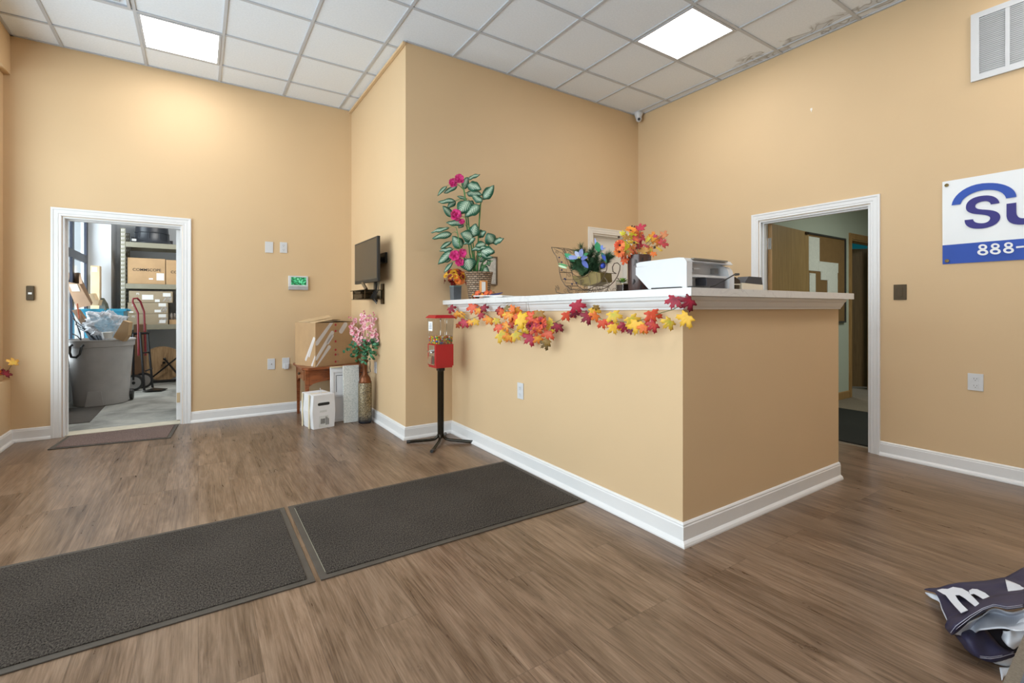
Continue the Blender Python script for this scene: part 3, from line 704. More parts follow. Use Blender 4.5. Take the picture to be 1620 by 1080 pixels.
# ------------------------------------------------------------------ foliage builders
def colour(bm, fn):
    cl = bm.loops.layers.float_color.get('Col') or bm.loops.layers.float_color.new('Col')
    for f in bm.faces:
        for l in f.loops:
            if l[cl][3] < .5 or True: l[cl] = (*fn(l.vert.co), 1)
MAPLE = [(0, -.06), (.10, -.30), (.06, -.02)]
def maple_outline():
    half = [(0, 1.0), (.10, .72), (.22, .78), (.17, .50), (.24, .40), (.40, .62), (.50, .56), (.72, .66), (.68, .46), (.80, .36), (.50, .14), (.44, .04), (.62, -.10), (.60, -.22), (.36, -.22), (.20, -.30), (.05, -.16)]
    return half+[(-x, y) for x, y in reversed(half[1:])]
MO = maple_outline()
def leaf_maple(name, c, nrm, spin, size, cin, cout, parent, curl=.25, thick=.0012):
    """maple leaf: centre at c, facing nrm"""
    nrm = Vector(nrm).normalized(); u = nrm.cross(Vector((0, 0, 1)));
    if u.length < .05: u = Vector((1, 0, 0))
    u.normalize(); v = u.cross(nrm)*-1
    if v.z < 0: v = -v
    a = math.cos(spin)*u+math.sin(spin)*v; b = -math.sin(spin)*u+math.cos(spin)*v
    bm = bmesh.new(); cl = bm.loops.layers.float_color.new('Col')
    s = size*.58
    def pos(x, y):
        r2 = x*x+y*y
        return Vector(c)+a*x*s+b*(y-.25)*s+nrm*s*(-curl*r2*.5+.10*abs(x)*curl*4*.5)
    rings = []
    for k, f in enumerate((0, .5, 1.0)):
        if k == 0: rings.append([bm.verts.new(pos(0, 0))])
        else: rings.append([bm.verts.new(pos(x*f, y*f)) for x, y in MO])
    n = len(MO); cin, cout = Vector(lin(cin)), Vector(lin(cout)); mid = cin.lerp(cout, .55)
    col = {rings[0][0]: cin}
    for q in rings[1]: col[q] = mid
    for q in rings[2]: col[q] = cout
    for i in range(n):
        j = (i+1) % n
        bm.faces.new((rings[0][0], rings[1][i], rings[1][j])); bm.faces.new((rings[1][i], rings[2][i], rings[2][j], rings[1][j]))
    for f in bm.faces:
        f.smooth = True
        for l in f.loops: l[cl] = (*col[l.vert], 1)
    o = obj(name, bm, LEAFV, parent)
    sm = o.modifiers.new('thick', 'SOLIDIFY'); sm.thickness = thick
    return o
def petal_strip(bm, base, tip, width, nrm, n=6, shape=None, droop=0, cup=0, uvl=None):
    base, tip, nrm = Vector(base), Vector(tip), Vector(nrm).normalized(); ax = tip-base; L = ax.length; side = ax.cross(nrm).normalized(); nn = side.cross(ax).normalized()
    rows = []
    for i in range(n+1):
        t_ = i/n; w_ = (shape(t_) if shape else math.sin(PI*min(1, t_*.95+.03))**.7)*width/2
        c = base+ax*t_+nn*(math.sin(PI*t_)*droop*L)
        rows.append([bm.verts.new(c+side*w_*q+nn*(cup*width*(q*q))) for q in (-1, -.5, 0, .5, 1)])
    fs = []
    for i in range(n):
        for k in range(4):
            f = bm.faces.new((rows[i][k], rows[i][k+1], rows[i+1][k+1], rows[i+1][k])); f.smooth = True; fs.append(f)
            if uvl is not None:
                for l, (q, r) in zip(f.loops, ((k, i), (k+1, i), (k+1, i+1), (k, i+1))): l[uvl].uv = ((q-2)/2, r/n)
    return fs
def flower(bm, c, nrm, r, npet, cols, wid=.6, cl=None, center=None, open_=.35):
    nrm = Vector(nrm).normalized(); u = nrm.orthogonal().normalized(); v = nrm.cross(u); ph = random.random()*6
    for k in range(npet):
        a = ph+2*PI*k/npet; d = (u*math.cos(a)+v*math.sin(a)+nrm*open_*(.6+random.random()*.8)).normalized()
        fs = petal_strip(bm, Vector(c)+d*r*.05, Vector(c)+d*r, r*wid, nrm, 4, lambda t_: math.sin(PI*(t_*.8+.08))**.6, droop=.12, cup=.12)
        co_ = lin(random.choice(cols))
        for f in fs:
            for l in f.loops: l[cl] = (*co_, 1)
    if center:
        before = set(bm.verts); fb = set(bm.faces); mb = MB.__new__(MB); mb.bm = bm; mb.sphere(Vector(c)+nrm*r*.12, r*.2, 8)
        for f in bm.faces:
            if f not in fb:
                for l in f.loops: l[cl] = (*lin(center), 1)
def newleafbm():
    bm = bmesh.new(); return bm, bm.loops.layers.float_color.new('Col')

# ------------------------------------------------------------------ leaf garland on the counter
YEL, ORG, REDO, CRIM, DARK, CORAL, OLIVE, LIME = 'e8b53a', 'e0712c', 'cf4a2a', 'a81f38', '6d1428', 'dc6a4a', '8a6a2c', 'b9b84a'
def lp(px, py, off=0):  # garland photo spot (3.857x crop of 690,450) -> point just off the counter face
    u, v = 690+px/3.857, 450+py/3.857; c_, s_ = math.cos(YAW), math.sin(YAW); a = (u-CX)/F_PX; b = -(v-V0)/F_PX
    d = Vector((s_+a*c_, c_-a*s_, b)); X = (1.925 if v < 489 else 1.95)-off; k = X/d.x; return Vector((X, d.y*k, CAMH+d.z*k))
G = [(95, 150, 50, DARK, CRIM), (130, 182, 48, YEL, ORG), (158, 185, 40, ORG, YEL), (220, 145, 68, CORAL, REDO), (262, 160, 52, YEL, ORG), (293, 145, 50, CRIM, DARK), (275, 190, 42, CRIM, CRIM),
     (135, 250, 34, ORG, REDO), (170, 237, 60, 'c8415a', CRIM), (206, 232, 40, YEL, ORG), (240, 228, 44, YEL, YEL), (318, 218, 58, YEL, ORG), (368, 222, 44, LIME, YEL), (380, 265, 62, CORAL, REDO),
     (425, 255, 58, YEL, ORG), (402, 315, 76, LIME, YEL), (440, 325, 60, YEL, ORG), (490, 312, 68, LIME, YEL), (540, 270, 54, LIME, YEL),
     (569, 330, 82, 'b3304a', CRIM), (610, 285, 66, CORAL, CORAL), (622, 335, 56, YEL, ORG), (682, 308, 72, CORAL, REDO), (695, 245, 80, LIME, YEL), (740, 262, 66, CRIM, DARK),
     (800, 192, 66, REDO, REDO), (845, 180, 54, DARK, DARK), (862, 136, 88, CRIM, CRIM), (917, 202, 76, CRIM, DARK), (966, 165, 66, YEL, YEL), (968, 196, 58, ORG, ORG), (975, 140, 40, OLIVE, OLIVE),
     (1018, 240, 64, REDO, REDO), (1085, 196, 82, LIME, YEL), (1055, 238, 56, CRIM, REDO), (1086, 268, 72, YEL, YEL), (1146, 262, 68, DARK, CRIM), (1182, 282, 42, DARK, DARK),
     (1198, 222, 84, LIME, YEL), (1222, 258, 96, YEL, YEL), (1262, 268, 64, ORG, ORG), (1322, 192, 90, REDO, REDO), (1318, 254, 74, REDO, CRIM), (1415, 238, 76, LIME, YEL), (1450, 104, 88, DARK, CRIM), (1534, 112, 92, CRIM, DARK), (1519, 214, 96, YEL, YEL)]
gar = thing('leaf_garland', 'autumn maple leaf garland hanging along the counter edge', 'garland', lp(700, 300))
pts = [lp(*q, off=.006) for q in ((70, 128), (120, 150), (200, 215), (300, 175), (370, 222), (470, 280), (560, 300), (640, 280), (700, 245), (760, 215), (850, 160), (920, 165), (1010, 210), (1100, 225), (1200, 232), (1290, 205), (1380, 170), (1450, 150), (1500, 120), (1540, 108))]
m = MB(); m.tube(pts, .0022, 6); obj('stem', m, plain('garland_stem', (.16, .17, .07), .7), gar)
for k, (px, py, sz, c1, c2) in enumerate(G):
    p = lp(px, py, off=.012+.012*random.random()); dd = (p-Vector((0, 0, CAMH))).dot(Vector((math.sin(YAW), math.cos(YAW), 0)))
    size = sz/3.857/F_PX*dd*1.42
    nrm = Vector((-1, -.75+.5*random.uniform(-1, 1), random.uniform(-.2, .35)))
    leaf_maple('maple_leaf', p, nrm, PI+random.uniform(-.9, .9), size, c1, c2, gar, curl=random.uniform(.1, .5))
# sunflower and leaf bunch hung in the middle of the garland
bun = thing('autumn_bunch', 'dense bunch of autumn leaves and flowers hung on the garland centre', 'flower bunch', lp(560, 230))
B_ = [(385, 158, 44, REDO, DARK), (402, 172, 48, ORG, REDO), (430, 186, 46, YEL, YEL), (452, 192, 66, YEL, ORG), (490, 160, 54, YEL, ORG), (470, 232, 54, ORG, CRIM), (498, 200, 64, REDO, ORG), (524, 214, 88, YEL, 'f0c030'), (520, 248, 72, YEL, YEL), (575, 200, 70, CORAL, REDO),
      (626, 186, 66, OLIVE, 'a8742a'), (600, 215, 60, REDO, REDO), (642, 240, 74, REDO, ORG), (602, 250, 66, REDO, CRIM), (556, 268, 50, LIME, YEL), (664, 366, 56, OLIVE, '5a4520'), (676, 352, 44, OLIVE, OLIVE), (430, 145, 40, '6b6a4a', OLIVE), (462, 150, 44, ORG, ORG), (620, 262, 52, CRIM, ORG)]
for px, py, sz, c1, c2 in B_:
    p = lp(px, py, off=.035+.03*random.random()); dd = (p-Vector((0, 0, CAMH))).dot(Vector((math.sin(YAW), math.cos(YAW), 0)))
    leaf_maple('maple_leaf', p, (-1, -.7+random.uniform(-.5, .5), random.uniform(-.2, .5)), PI+random.uniform(-1.6, 1.6), sz/3.857/F_PX*dd*1.5, c1, c2, bun, curl=.5)
bm, cl = newleafbm(); flower(bm, lp(640, 236, off=.07), (-1, -.6, .1), .045, 13, [REDO, CRIM, 'd8502a'], .45, cl, '3a0d10'); obj('flower_head', bm, LEAFV, bun)
bm, cl = newleafbm(); flower(bm, lp(575, 252, off=.065), (-1, -.6, 0), .034, 12, [CRIM, '8a1a20'], .45, cl, '1d0808'); obj('flower_head', bm, LEAFV, bun)
m = MB()
for k in range(16):
    a = random.uniform(0, 6.3); q = [lp(430, 138, off=.03), lp(430+42*math.cos(a), 136+20*math.sin(a), off=.03), lp(440+50*math.cos(a+.8), 132+24*math.sin(a+.8), off=.02)]; m.tube(q, .0008, 4)
m.tube([lp(550, 108, .01), lp(552, 160, .012), lp(545, 175, .02)], .001, 4); m.tube([lp(560, 110, .01), lp(575, 180, .02)], .001, 4); obj('wire_twigs', m, DRYST, bun)

# ------------------------------------------------------------------ objects on the counter
def zt(y): return zc(y)+.0012
# tin vase with orange flowers
vx, vy = 1.985, 3.845; vz = zt(vy)
t = thing('tin_vase', 'small blue-grey tin with orange and yellow flowers at the counter end', 'vase', (vx, vy, vz))
m = MB(); m.prism([(vx-.04, vy-.04, vz), (vx+.04, vy-.04, vz), (vx+.04, vy+.04, vz), (vx-.04, vy+.04, vz)], (0, 0, .125))
for v in m.bm.verts:
    if v.co.z < vz+.05: v.co.x = vx+(v.co.x-vx)*.92; v.co.y = vy+(v.co.y-vy)*.92
m.bevel(.004); obj('tin', m, VMET, t)
m = MB(); m.box((vx-.0425, vy-.0425, vz+.12), (vx+.0425, vy+.0425, vz+.132), bev=.003); obj('rim', m, plain('teal_tin', (.16, .27, .27), .4), t)
bm, cl = newleafbm()
for k in range(46):
    a, b = random.uniform(0, 6.28), random.uniform(.1, 1.75); d = Vector((math.cos(a)*math.sin(b), math.sin(a)*math.sin(b), math.cos(b))); c_ = Vector((vx-.01, vy-.02, vz+.185))+Vector((d.x*.10, d.y*.085, d.z*.095-.015))
    if c_.y > Y2-.03: c_.y = Y2-.03
    flower(bm, c_, d+Vector((-.2, -.3, 0)), .032, 11, [['e8b020', 'd99a1c'], ['d9601c', 'e07a24'], ['7c1414', '901a18']][k % 3], .5, cl, '8a4a10')
obj('flowers', bm, LEAFV, t)
# wicker basket with tall variegated plant
bx_, by_ = 2.10, 3.62; bz_ = zt(by_)
t = thing('potted_plant', 'tall variegated artificial plant with magenta flowers in a wicker basket', 'potted plant', (bx_, by_, bz_))
bm = bmesh.new(); uv = bm.loops.layers.uv.new('UVMap'); n = 48; rows = []
prof = [(.088, 0), (.098, .06), (.108, .13), (.118, .2), (.126, .235), (.128, .243), (.118, .243), (.114, .22)]
for r, h in prof: rows.append([bm.verts.new((bx_+r*math.cos(2*PI*k/n), by_+r*math.sin(2*PI*k/n), bz_+h)) for k in range(n)])
for i in range(len(rows)-1):
    for k in range(n):
        f = bm.faces.new((rows[i][k], rows[i][(k+1)%n], rows[i+1][(k+1)%n], rows[i+1][k])); f.smooth = True
        for l, (q, r) in zip(f.loops, ((k, i), (k+1, i), (k+1, i+1), (k, i+1))): l[uv].uv = (q/n*20, prof[r][1]/.243*14*.42)
bm.faces.new(rows[0][::-1]); obj('basket', bm, WICK, t)
m = MB(); m.lathe([(.114, .215), (.09, .235), (.05, .245), (.001, .248)], (bx_, by_, bz_), 24); obj('moss', m, MOSS, t, True)
DP = bx_*math.sin(YAW)+by_*math.cos(YAW)   # depth of the plant axis
def pp(u, v, o=0): return P(u, v, DP+o)
def q5(x, y): return (680+x/8.31, 270+y/8.31)
def q6(x, y): return (680+x/9.815, 380+y/9.815)
m = MB(); STP = []
base = Vector((bx_, by_, bz_+.22))
for path in [[(748, 434, 0), (744, 380, -.02), (740, 340, -.02), (734, 300, -.03), (725, 292, -.05)], [(752, 434, .02), (757, 370, .02), (760, 325, .02), (762, 315, .02)], [(744, 434, -.02), (743, 400, 0), (738, 350, .03), (733, 318, .05)],
             [(740, 434, -.04), (730, 400, -.08), (722, 360, -.1)], [(756, 434, .03), (764, 415, 0), (770, 395, -.02), (775, 385, 0)], [(750, 434, -.04), (755, 418, -.08), (762, 402, -.1)], [(746, 434, .04), (750, 400, .06), (747, 370, .06)], [(760, 432, .0), (766, 420, -.03), (780, 412, -.05)]]:
    pts = [pp(u, v, o) for u, v, o in path]; pts[0] = base+Vector(((pts[0]-base).x*.5, (pts[0]-base).y*.5, 0))
    m.tube(pts, [.009]+[.0065]*(len(pts)-2)+[.003], 7)
    for i_ in range(1, len(pts)): STP += [pts[i_-1].lerp(pts[i_], f_) for f_ in (.2, .4, .6, .8, 1)]
obj('stems', m, STEM, t, True)
PET = []
L5 = [((225, 195), (100, 325), 48, -.1), ((360, 205), (180, 295), 60, -.05), ((500, 110), (660, 45), 50, .05), ((440, 240), (500, 80), 75, 0), ((490, 175), (675, 240), 105, -.05), ((480, 290), (690, 310), 80, .04), ((700, 375), (843, 190), 105, 0), ((690, 410), (555, 320), 85, -.06), ((335, 390), (105, 415), 50, -.02), ((340, 400), (230, 480), 70, .08),
      ((485, 370), (360, 330), 40, 0), ((300, 610), (172, 465), 80, .05), ((520, 385), (385, 560), 170, -.06), ((490, 395), (590, 470), 70, .03), ((655, 445), (460, 600), 120, -.1), ((445, 690), (215, 685), 65, -.1), ((440, 700), (378, 745), 50, .02), ((258, 750), (10, 812), 50, .02), ((290, 822), (30, 890), 72, -.05), ((560, 870), (605, 695), 120, -.03), ((570, 885), (410, 820), 130, -.08),
      ((595, 885), (440, 960), 80, -.1), ((620, 850), (738, 805), 80, .06), ((425, 1010), (300, 860), 115, -.08), ((290, 925), (135, 1020), 55, 0), ((305, 1028), (120, 1050), 50, -.04), ((830, 960), (760, 820), 130, -.02), ((825, 950), (972, 890), 75, .02), ((740, 960), (600, 985), 85, -.06), ((545, 1040), (700, 1000), 45, -.1), ((650, 1060), (850, 1055), 110, -.08)]
L6 = [((345, 160), (125, 375), 100, -.04), ((340, 275), (222, 345), 45, .0), ((355, 335), (215, 510), 48, -.06), ((575, 275), (630, 485), 195, -.16), ((640, 145), (890, 110), 60, -.08), ((770, 170), (1010, 190), 80, -.03), ((730, 200), (985, 275), 75, -.1), ((870, 290), (960, 320), 45, 0), ((800, 368), (925, 578), 95, .02), ((905, 300), (925, 410), 50, .04), ((770, 320), (880, 290), 60, .05)]
for cv, LL, sc in ((q5, L5, 8.31), (q6, L6, 9.815)):
    for b_, tp, w_, o_ in LL:
        a = pp(*cv(*b_), o_*.6); e = pp(*cv(*tp), o_*.6+random.uniform(-.06, .03))
        if e.y > Y2-.02: e.y = Y2-.02
        if a.y > Y2-.02: a.y = Y2-.02
        bm = bmesh.new(); uvl = bm.loops.layers.uv.new('UVMap')
        petal_strip(bm, a, e, w_/sc/F_PX*DP*1.32, Vector((-math.sin(YAW), -math.cos(YAW), random.uniform(0, .5))), 10, lambda t_: (math.sin(PI*t_**.8)**.85)+.02, droop=.05, cup=-.10, uvl=uvl)
        for v_ in bm.verts: v_.co += Vector((0, 0, .004*math.sin(v_.co.y*160)))
        o = obj('leaf', bm, DIEF, t); sm = o.modifiers.new('thick', 'SOLIDIFY'); sm.thickness = .001
        best = min(STP, key=lambda q: (q-a).length+.6*max(0, q.z-a.z)); m = MB(); m.tube([best, best.lerp(a, .55)+Vector((0, 0, .012)), a], [.0028, .002, .0016], 5); PET.append(m)
for pm in PET: obj('leaf_stalk', pm, STEM, t, True)
for (u, v, r, cs) in ((717, 290, .045, 0), (727, 284, .05, 0), (722, 341, .058, 0), (731, 351, .03, 0), (720, 405, .055, 0), (732, 401, .045, 0), (727, 415, .045, 0)):
    bm, cl = newleafbm(); c_ = pp(u, v, -.09); fc = Vector((-math.sin(YAW), -math.cos(YAW), .1))
    flower(bm, c_, fc, r, 6, ['b5105e', 'c8186e', 'a00c50'], .95, cl, None, .5); flower(bm, c_-fc*.01*0, fc, r*.62, 5, ['c92a7c', 'b0105c'], .9, cl, '7c0838', .9)
    o = obj('magenta_bloom', bm, LEAFV, t); sm = o.modifiers.new('thick', 'SOLIDIFY'); sm.thickness = .0008
# framed picture on the wall behind the plant
t = thing('framed_picture', 'small brown framed picture on the wall behind the plant', 'picture', (2.38, Y2, 1.38))
m = MB()
for a, b in (((2.26, 1.385), (2.49, 1.397)), ((2.26, 1.655), (2.49, 1.667)), ((2.26, 1.397), (2.272, 1.655)), ((2.478, 1.397), (2.49, 1.655))): m.box((a[0], Y2-.022, a[1]), (b[0], Y2-.001, b[1]))
obj('frame', m, plain('bronze_frame', (.14, .09, .05), .4), t)
m = MB(); m.box((2.272, Y2-.012, 1.397), (2.478, Y2-.004, 1.655)); obj('print', m, inked('faint_print', 1), t)
mm_ = M('cream_print', (.74, .71, .64), .6); mm_.base(mm_.ramp(mm_.noise(mm_.co('Object'), 14, 5, .6, 1), [(.5, (.74, .71, .64)), (.56, (.60, .58, .53)), (.6, (.75, .72, .66))])); bpy.data.objects['print'].data.materials[0] = mm_.m
# candle ring
cx_, cy_ = 2.0, 3.37; cz_ = zt(cy_)
t = thing('pillar_candle', 'orange pillar candle in a clear holder beside the wicker basket', 'candle', (cx_, cy_, cz_+.02))
m = MB(); m.lathe([(.038, 0), (.038, .012), (.006, .018), (.006, .04), (.036, .048), (.036, .052)], (cx_, cy_, cz_), 24); obj('holder', m, BROWNM, t, True)
m = MB(); m.lathe([(.034, 0), (.034, .095), (.03, .098), (.001, .094)], (cx_, cy_, cz_+.052), 24); obj('wax', m, ORANGE, t, True)
m = MB(); m.prism([(cx_-.037, cy_-.037, cz_+.053), (cx_-.002, cy_-.037, cz_+.053), (cx_-.002, cy_-.0365, cz_+.053), (cx_-.037, cy_-.0365, cz_+.053)], (0, 0, .085)); obj('label', m, PAPER, t)
t = thing('candle_ring', 'ring of autumn leaves and pinecones around the candle base', 'wreath', (cx_, cy_, cz_))
for k in range(18):
    a = 2*PI*k/18; r = random.uniform(.055, .105); p = Vector((cx_+r*math.cos(a)*.9, cy_+r*math.sin(a)*1.35, cz_+random.uniform(.018, .05)))
    leaf_maple('leaf', p, (math.cos(a)-.5, math.sin(a)-.5, .8), random.uniform(0, 6), .062, *random.choice([(YEL, ORG), (ORG, REDO), (OLIVE, '7a4a24'), (CORAL, 'b5562c')]), t, curl=.6)
m = MB()
for k in range(20):
    a = 2*PI*k/20+.1; m.sphere((cx_+.075*math.cos(a), cy_+.11*math.sin(a), cz_+.016), .014, 8)
obj('pinecones', m, CONE, t)
# papers and pen
t = thing('paper_stack', 'loose white papers on the counter near the candle', 'papers', (2.0, 3.15, zt(3.15)))
for k, (x_, y_, r_) in enumerate(((2.02, 3.17, .2), (2.03, 3.07, -.15), (2.0, 3.22, .5))):
    m = MB(); z_ = zt(3.25)+.0015+.006*k; m.box((x_-.09, y_-.13, z_), (x_+.09, y_+.13, z_+.004+.002*k), rz=r_); obj('sheet', m, PAPER, t)
m = MB(); z_ = zt(3.25)+.026; m.tube([(1.97, 3.21, z_), (1.975, 3.10, z_+.006), (1.98, 3.05, z_+.014)], [.005, .007, .003], 8); tag(obj('pen', m, plain('navy_pen', (.02, .025, .12), .3)), 'dark blue pen lying on the loose papers', 'pen')

# wire sleigh with evergreens
sx_ = 2.10
t = thing('wire_sleigh', 'bronze wire sleigh planter with evergreens and blue poinsettias', 'decorative sleigh', (sx_, 2.22, zt(2.2)))
DS = sx_*math.sin(YAW)+2.22*math.cos(YAW)
def sp(x, y, side=0):  # crop 870,370 scale 9.817 ; on the sleigh's side plane x = sx_+side
    u, v = 870+x/9.817, 370+y/9.817; c_, s_ = math.cos(YAW), math.sin(YAW); a = (u-CX)/F_PX; b = -(v-V0)/F_PX
    d = Vector((s_+a*c_, c_-a*s_, b)); k = sx_/d.x; return Vector((sx_+side, d.y*k, CAMH+d.z*k-(.004)))
def spiral(cx2, cy2, r0, turns, ph, side, n=18, sgn=1): return [sp(cx2+r0*(1-k/n*.8)*math.cos(ph+sgn*turns*2*PI*k/n), cy2+r0*(1-k/n*.8)*math.sin(ph+sgn*turns*2*PI*k/n), side) for k in range(n+1)]
fr = MB()
for sd in (-.055, .055):
    fr.tube([sp(x, y, sd) for x, y in ((120, 205), (150, 280), (200, 350), (235, 470), (245, 590), (275, 700), (340, 800), (420, 850), (560, 865), (700, 850), (820, 800), (900, 720), (950, 640), (985, 540), (990, 470), (950, 430), (900, 440), (870, 500), (880, 570), (930, 600))], .0028, 6)
    fr.tube([sp(x, y, sd) for x, y in ((120, 205), (200, 215), (290, 240), (340, 310), (360, 400), (400, 520), (460, 620), (560, 680), (680, 640), (720, 570), (760, 570))], .0022, 6)
    fr.tube([sp(x, y, sd) for x, y in ((240, 860), (180, 800), (215, 790), (240, 850), (200, 885))][:4], .0018, 5)
    fr.tube([sp(x, y, sd) for x, y in ((180, 840), (200, 900), (300, 925), (500, 928), (700, 925), (880, 915), (990, 880), (1015, 800), (990, 720), (950, 670))], .0028, 6)
    for c_ in ((210, 280, 30), (330, 290, 40), (240, 415, 28), (395, 640, 32), (600, 730, 34), (340, 870, 40), (435, 885, 34), (520, 880, 36), (680, 880, 36), (790, 880, 38), (905, 860, 42), (215, 840, 34), (650, 820, 40)): fr.tube(spiral(c_[0], c_[1], c_[2], 1.5, random.uniform(0, 6), sd), .0014, 5)
    for a, b in (((160, 230), (300, 300)), ((300, 300), (350, 500)), ((350, 500), (330, 750)), ((240, 560), (450, 600)), ((270, 700), (560, 690)), ((560, 690), (560, 860)), ((450, 620), (430, 850)), ((700, 640), (720, 850)), ((820, 600), (820, 800)), ((330, 750), (700, 770)), ((400, 850), (350, 925)), ((820, 810), (850, 920))):
        fr.tube([sp(*a, sd), sp((a[0]+b[0])/2+18, (a[1]+b[1])/2+14, sd), sp(*b, sd)], .0012, 5)
for x, y in ((120, 205), (245, 590), (340, 800), (560, 865), (820, 800), (930, 600), (500, 928), (880, 915), (240, 918), (290, 240)): fr.tube([sp(x, y, -.055), sp(x, y, .055)], .002, 5)
for k in range(14):
    q = [(245, 590), (275, 700), (340, 800), (420, 850), (560, 865), (700, 850), (820, 800), (900, 720)][k % 8]; fr.tube([sp(q[0]+8*k % 30, q[1]-4, -.05), sp(q[0]+20, q[1]-8, .05)], .001, 4)
obj('wire_frame', fr, plain('bronze_wire', (.11, .075, .05), .4, metal=.5), t)
m = MB()
pl_ = [sp(*q) for q in ((420, 640), (500, 760), (600, 800), (720, 790), (880, 735), (870, 600), (740, 570), (600, 660))]
m.prism([p+Vector((-.048, 0, 0)) for p in pl_], (.096, 0, 0)); obj('gold_liner', m, GOLDR, t)
# needles
m = MB()
def needles(mb, a, b, L=.03, n=46, r=.0011):
    a, b = Vector(a), Vector(b); ax = (b-a)
    mb.tube([a, b], .0016, 4)
    for k in range(n):
        p = a+ax*(k/n); th = random.uniform(0, 6.28); o_ = ax.orthogonal().normalized(); o_.rotate(Matrix.Rotation(th, 3, ax.normalized())); q = p+(o_*.8+ax.normalized()*.8).normalized()*L
        s_ = ax.normalized().cross(o_)*r*1.6
        mb.bm.faces.new([mb.bm.verts.new(p-s_), mb.bm.verts.new(p+s_), mb.bm.verts.new(q)])
for a, b in (((470, 560), (470, 230)), ((520, 560), (530, 180)), ((500, 520), (420, 300)), ((560, 560), (650, 180)), ((620, 560), (700, 220)), ((680, 560), (780, 320)), ((700, 580), (860, 330)), ((720, 560), (920, 360)), ((560, 600), (400, 480)), ((600, 590), (380, 420)), ((640, 600), (520, 420)), ((700, 610), (640, 420)), ((600, 610), (820, 480)), ((560, 620), (420, 560)), ((500, 600), (380, 360)), ((740, 560), (960, 320)), ((700, 600), (600, 330)), ((520, 610), (640, 500)), ((640, 560), (560, 320)), ((480, 620), (760, 560))):
    needles(m, sp(*a, random.uniform(-.03, .03)), sp(*b, random.uniform(-.06, .05)), .044, 240)
for q_, rad in (((440, 470), .030), ((520, 540), .034), ((620, 520), .034), ((700, 540), .030), ((480, 360), .022), ((530, 280), .018), ((640, 300), .020), ((690, 400), .028), ((830, 400), .030), ((780, 490), .026), ((560, 420), .030), ((860, 330), .016), ((450, 260), .016), ((420, 400), .026), ((920, 340), .018), ((400, 520), .018), ((690, 260), .014)):
    c0 = sp(*q_, random.uniform(-.02, .02)); m.sphere(c0, rad*.75, 8)
    for k in range(240):
        d = Vector((random.gauss(0, 1), random.gauss(0, 1), random.gauss(0, 1))).normalized(); e_ = (d+Vector((-.1, .1, .5))).normalized(); p_ = c0+d*rad*.7; q2 = p_+e_*.030; s_ = e_.orthogonal().normalized()*.0009
        m.bm.faces.new([m.bm.verts.new(p_-s_), m.bm.verts.new(p_+s_), m.bm.verts.new(q2)])
obj('evergreen_sprigs', m, PINE, t)
bm, cl = newleafbm()
def pet(a, b, w_, c1, side=-.075, drp=.05):
    fs = petal_strip(bm, sp(*a, side), sp(*b, side-.02), w_/9.817/F_PX*DS, (-1, -.6, .2), 5, droop=drp, cup=.05)
    for f in fs:
        for l in f.loops: l[cl] = (*lin(c1), 1)
sw = 0
for a, b, w_, c1 in (((595, 370), (420, 370), 70, '7c88b8'), ((600, 360), (560, 275), 65, 'a8b0d0'), ((610, 355), (680, 235), 85, '8b96c4'), ((620, 380), (760, 370), 80, '5a68a8'), ((640, 410), (770, 530), 75, '4f5ea0'), ((650, 350), (770, 310), 60, '2a7a44'), ((540, 400), (400, 310), 70, '2f8a5c'), ((520, 430), (400, 330), 60, '1f6a40'),
                     ((900, 280), (905, 130), 90, '2c8656'), ((880, 260), (872, 70), 30, '8aa0e0'), ((940, 290), (1060, 450), 55, '24603c'), ((940, 250), (1000, 180), 60, '7c90d8'), ((960, 300), (1040, 420), 50, '2c3f9a'), ((980, 230), (1030, 240), 40, '8ba0e0'), ((400, 530), (300, 490), 36, 'b9d8b0'), ((420, 500), (300, 460), 30, '3f8a50')):
    if a[0] > 850 and not sw: obj('poinsettia', bm, LEAFV, t); bm, cl = newleafbm(); sw = 1
    if a[0] < 450 and sw == 1: obj('poinsettia', bm, LEAFV, t); bm, cl = newleafbm(); sw = 2
    pet(a, b, w_, c1)
obj('leaf_sprig', bm, LEAFV, t); bm, cl = newleafbm()
for k in range(7):
    fb = set(bm.faces); mb_ = MB.__new__(MB); mb_.bm = bm; mb_.sphere(sp(600+random.uniform(-18, 30), 370+random.uniform(-14, 14), -.085), .004, 6)
    for f in bm.faces:
        if f not in fb:
            for l in f.loops: l[cl] = (*lin('c8cc4a'), 1)
obj('poinsettia_centre', bm, LEAFV, t)
m = MB(); m.sphere(sp(918, 490, -.05), .016, 16); obj('blue_bauble', m, BLUEB, t, True)
m = MB()
for q in ((250, 365), (290, 435), (285, 465), (290, 555), (335, 690), (350, 700), (450, 770), (520, 755)): m.sphere(sp(*q, -.06), .006, 8)
obj('berries', m, plain('navy_berry', (.02, .02, .07), .4), t)

# succulent in glass cube
gx, gy = 2.17, 2.0; gz = zt(gy)
t = thing('succulent', 'tiny succulent in a square glass pot between sleigh and brown vase', 'potted plant', (gx, gy, gz))
m = MB(); m.box((gx-.03, gy-.03, gz+.001), (gx+.03, gy+.03, gz+.07), bev=.003); obj('glass_pot', m, ACRYL, t)
m = MB(); m.box((gx-.026, gy-.026, gz+.005), (gx+.026, gy+.026, gz+.05)); obj('gravel', m, CONE, t)
m = MB(); m.box((gx-.026, gy-.026, gz+.05), (gx+.026, gy+.026, gz+.056)); obj('stones', m, CARDL, t)
bm, cl = newleafbm()
for k in range(3): flower(bm, (gx, gy, gz+.060+.004*k), (0, 0, 1), .045-.012*k, 8, ['7fa83a', '8fb84a', '5d8c34'], .5, cl, None, .3+.5*k)
obj('rosette', bm, LEAFV, t)
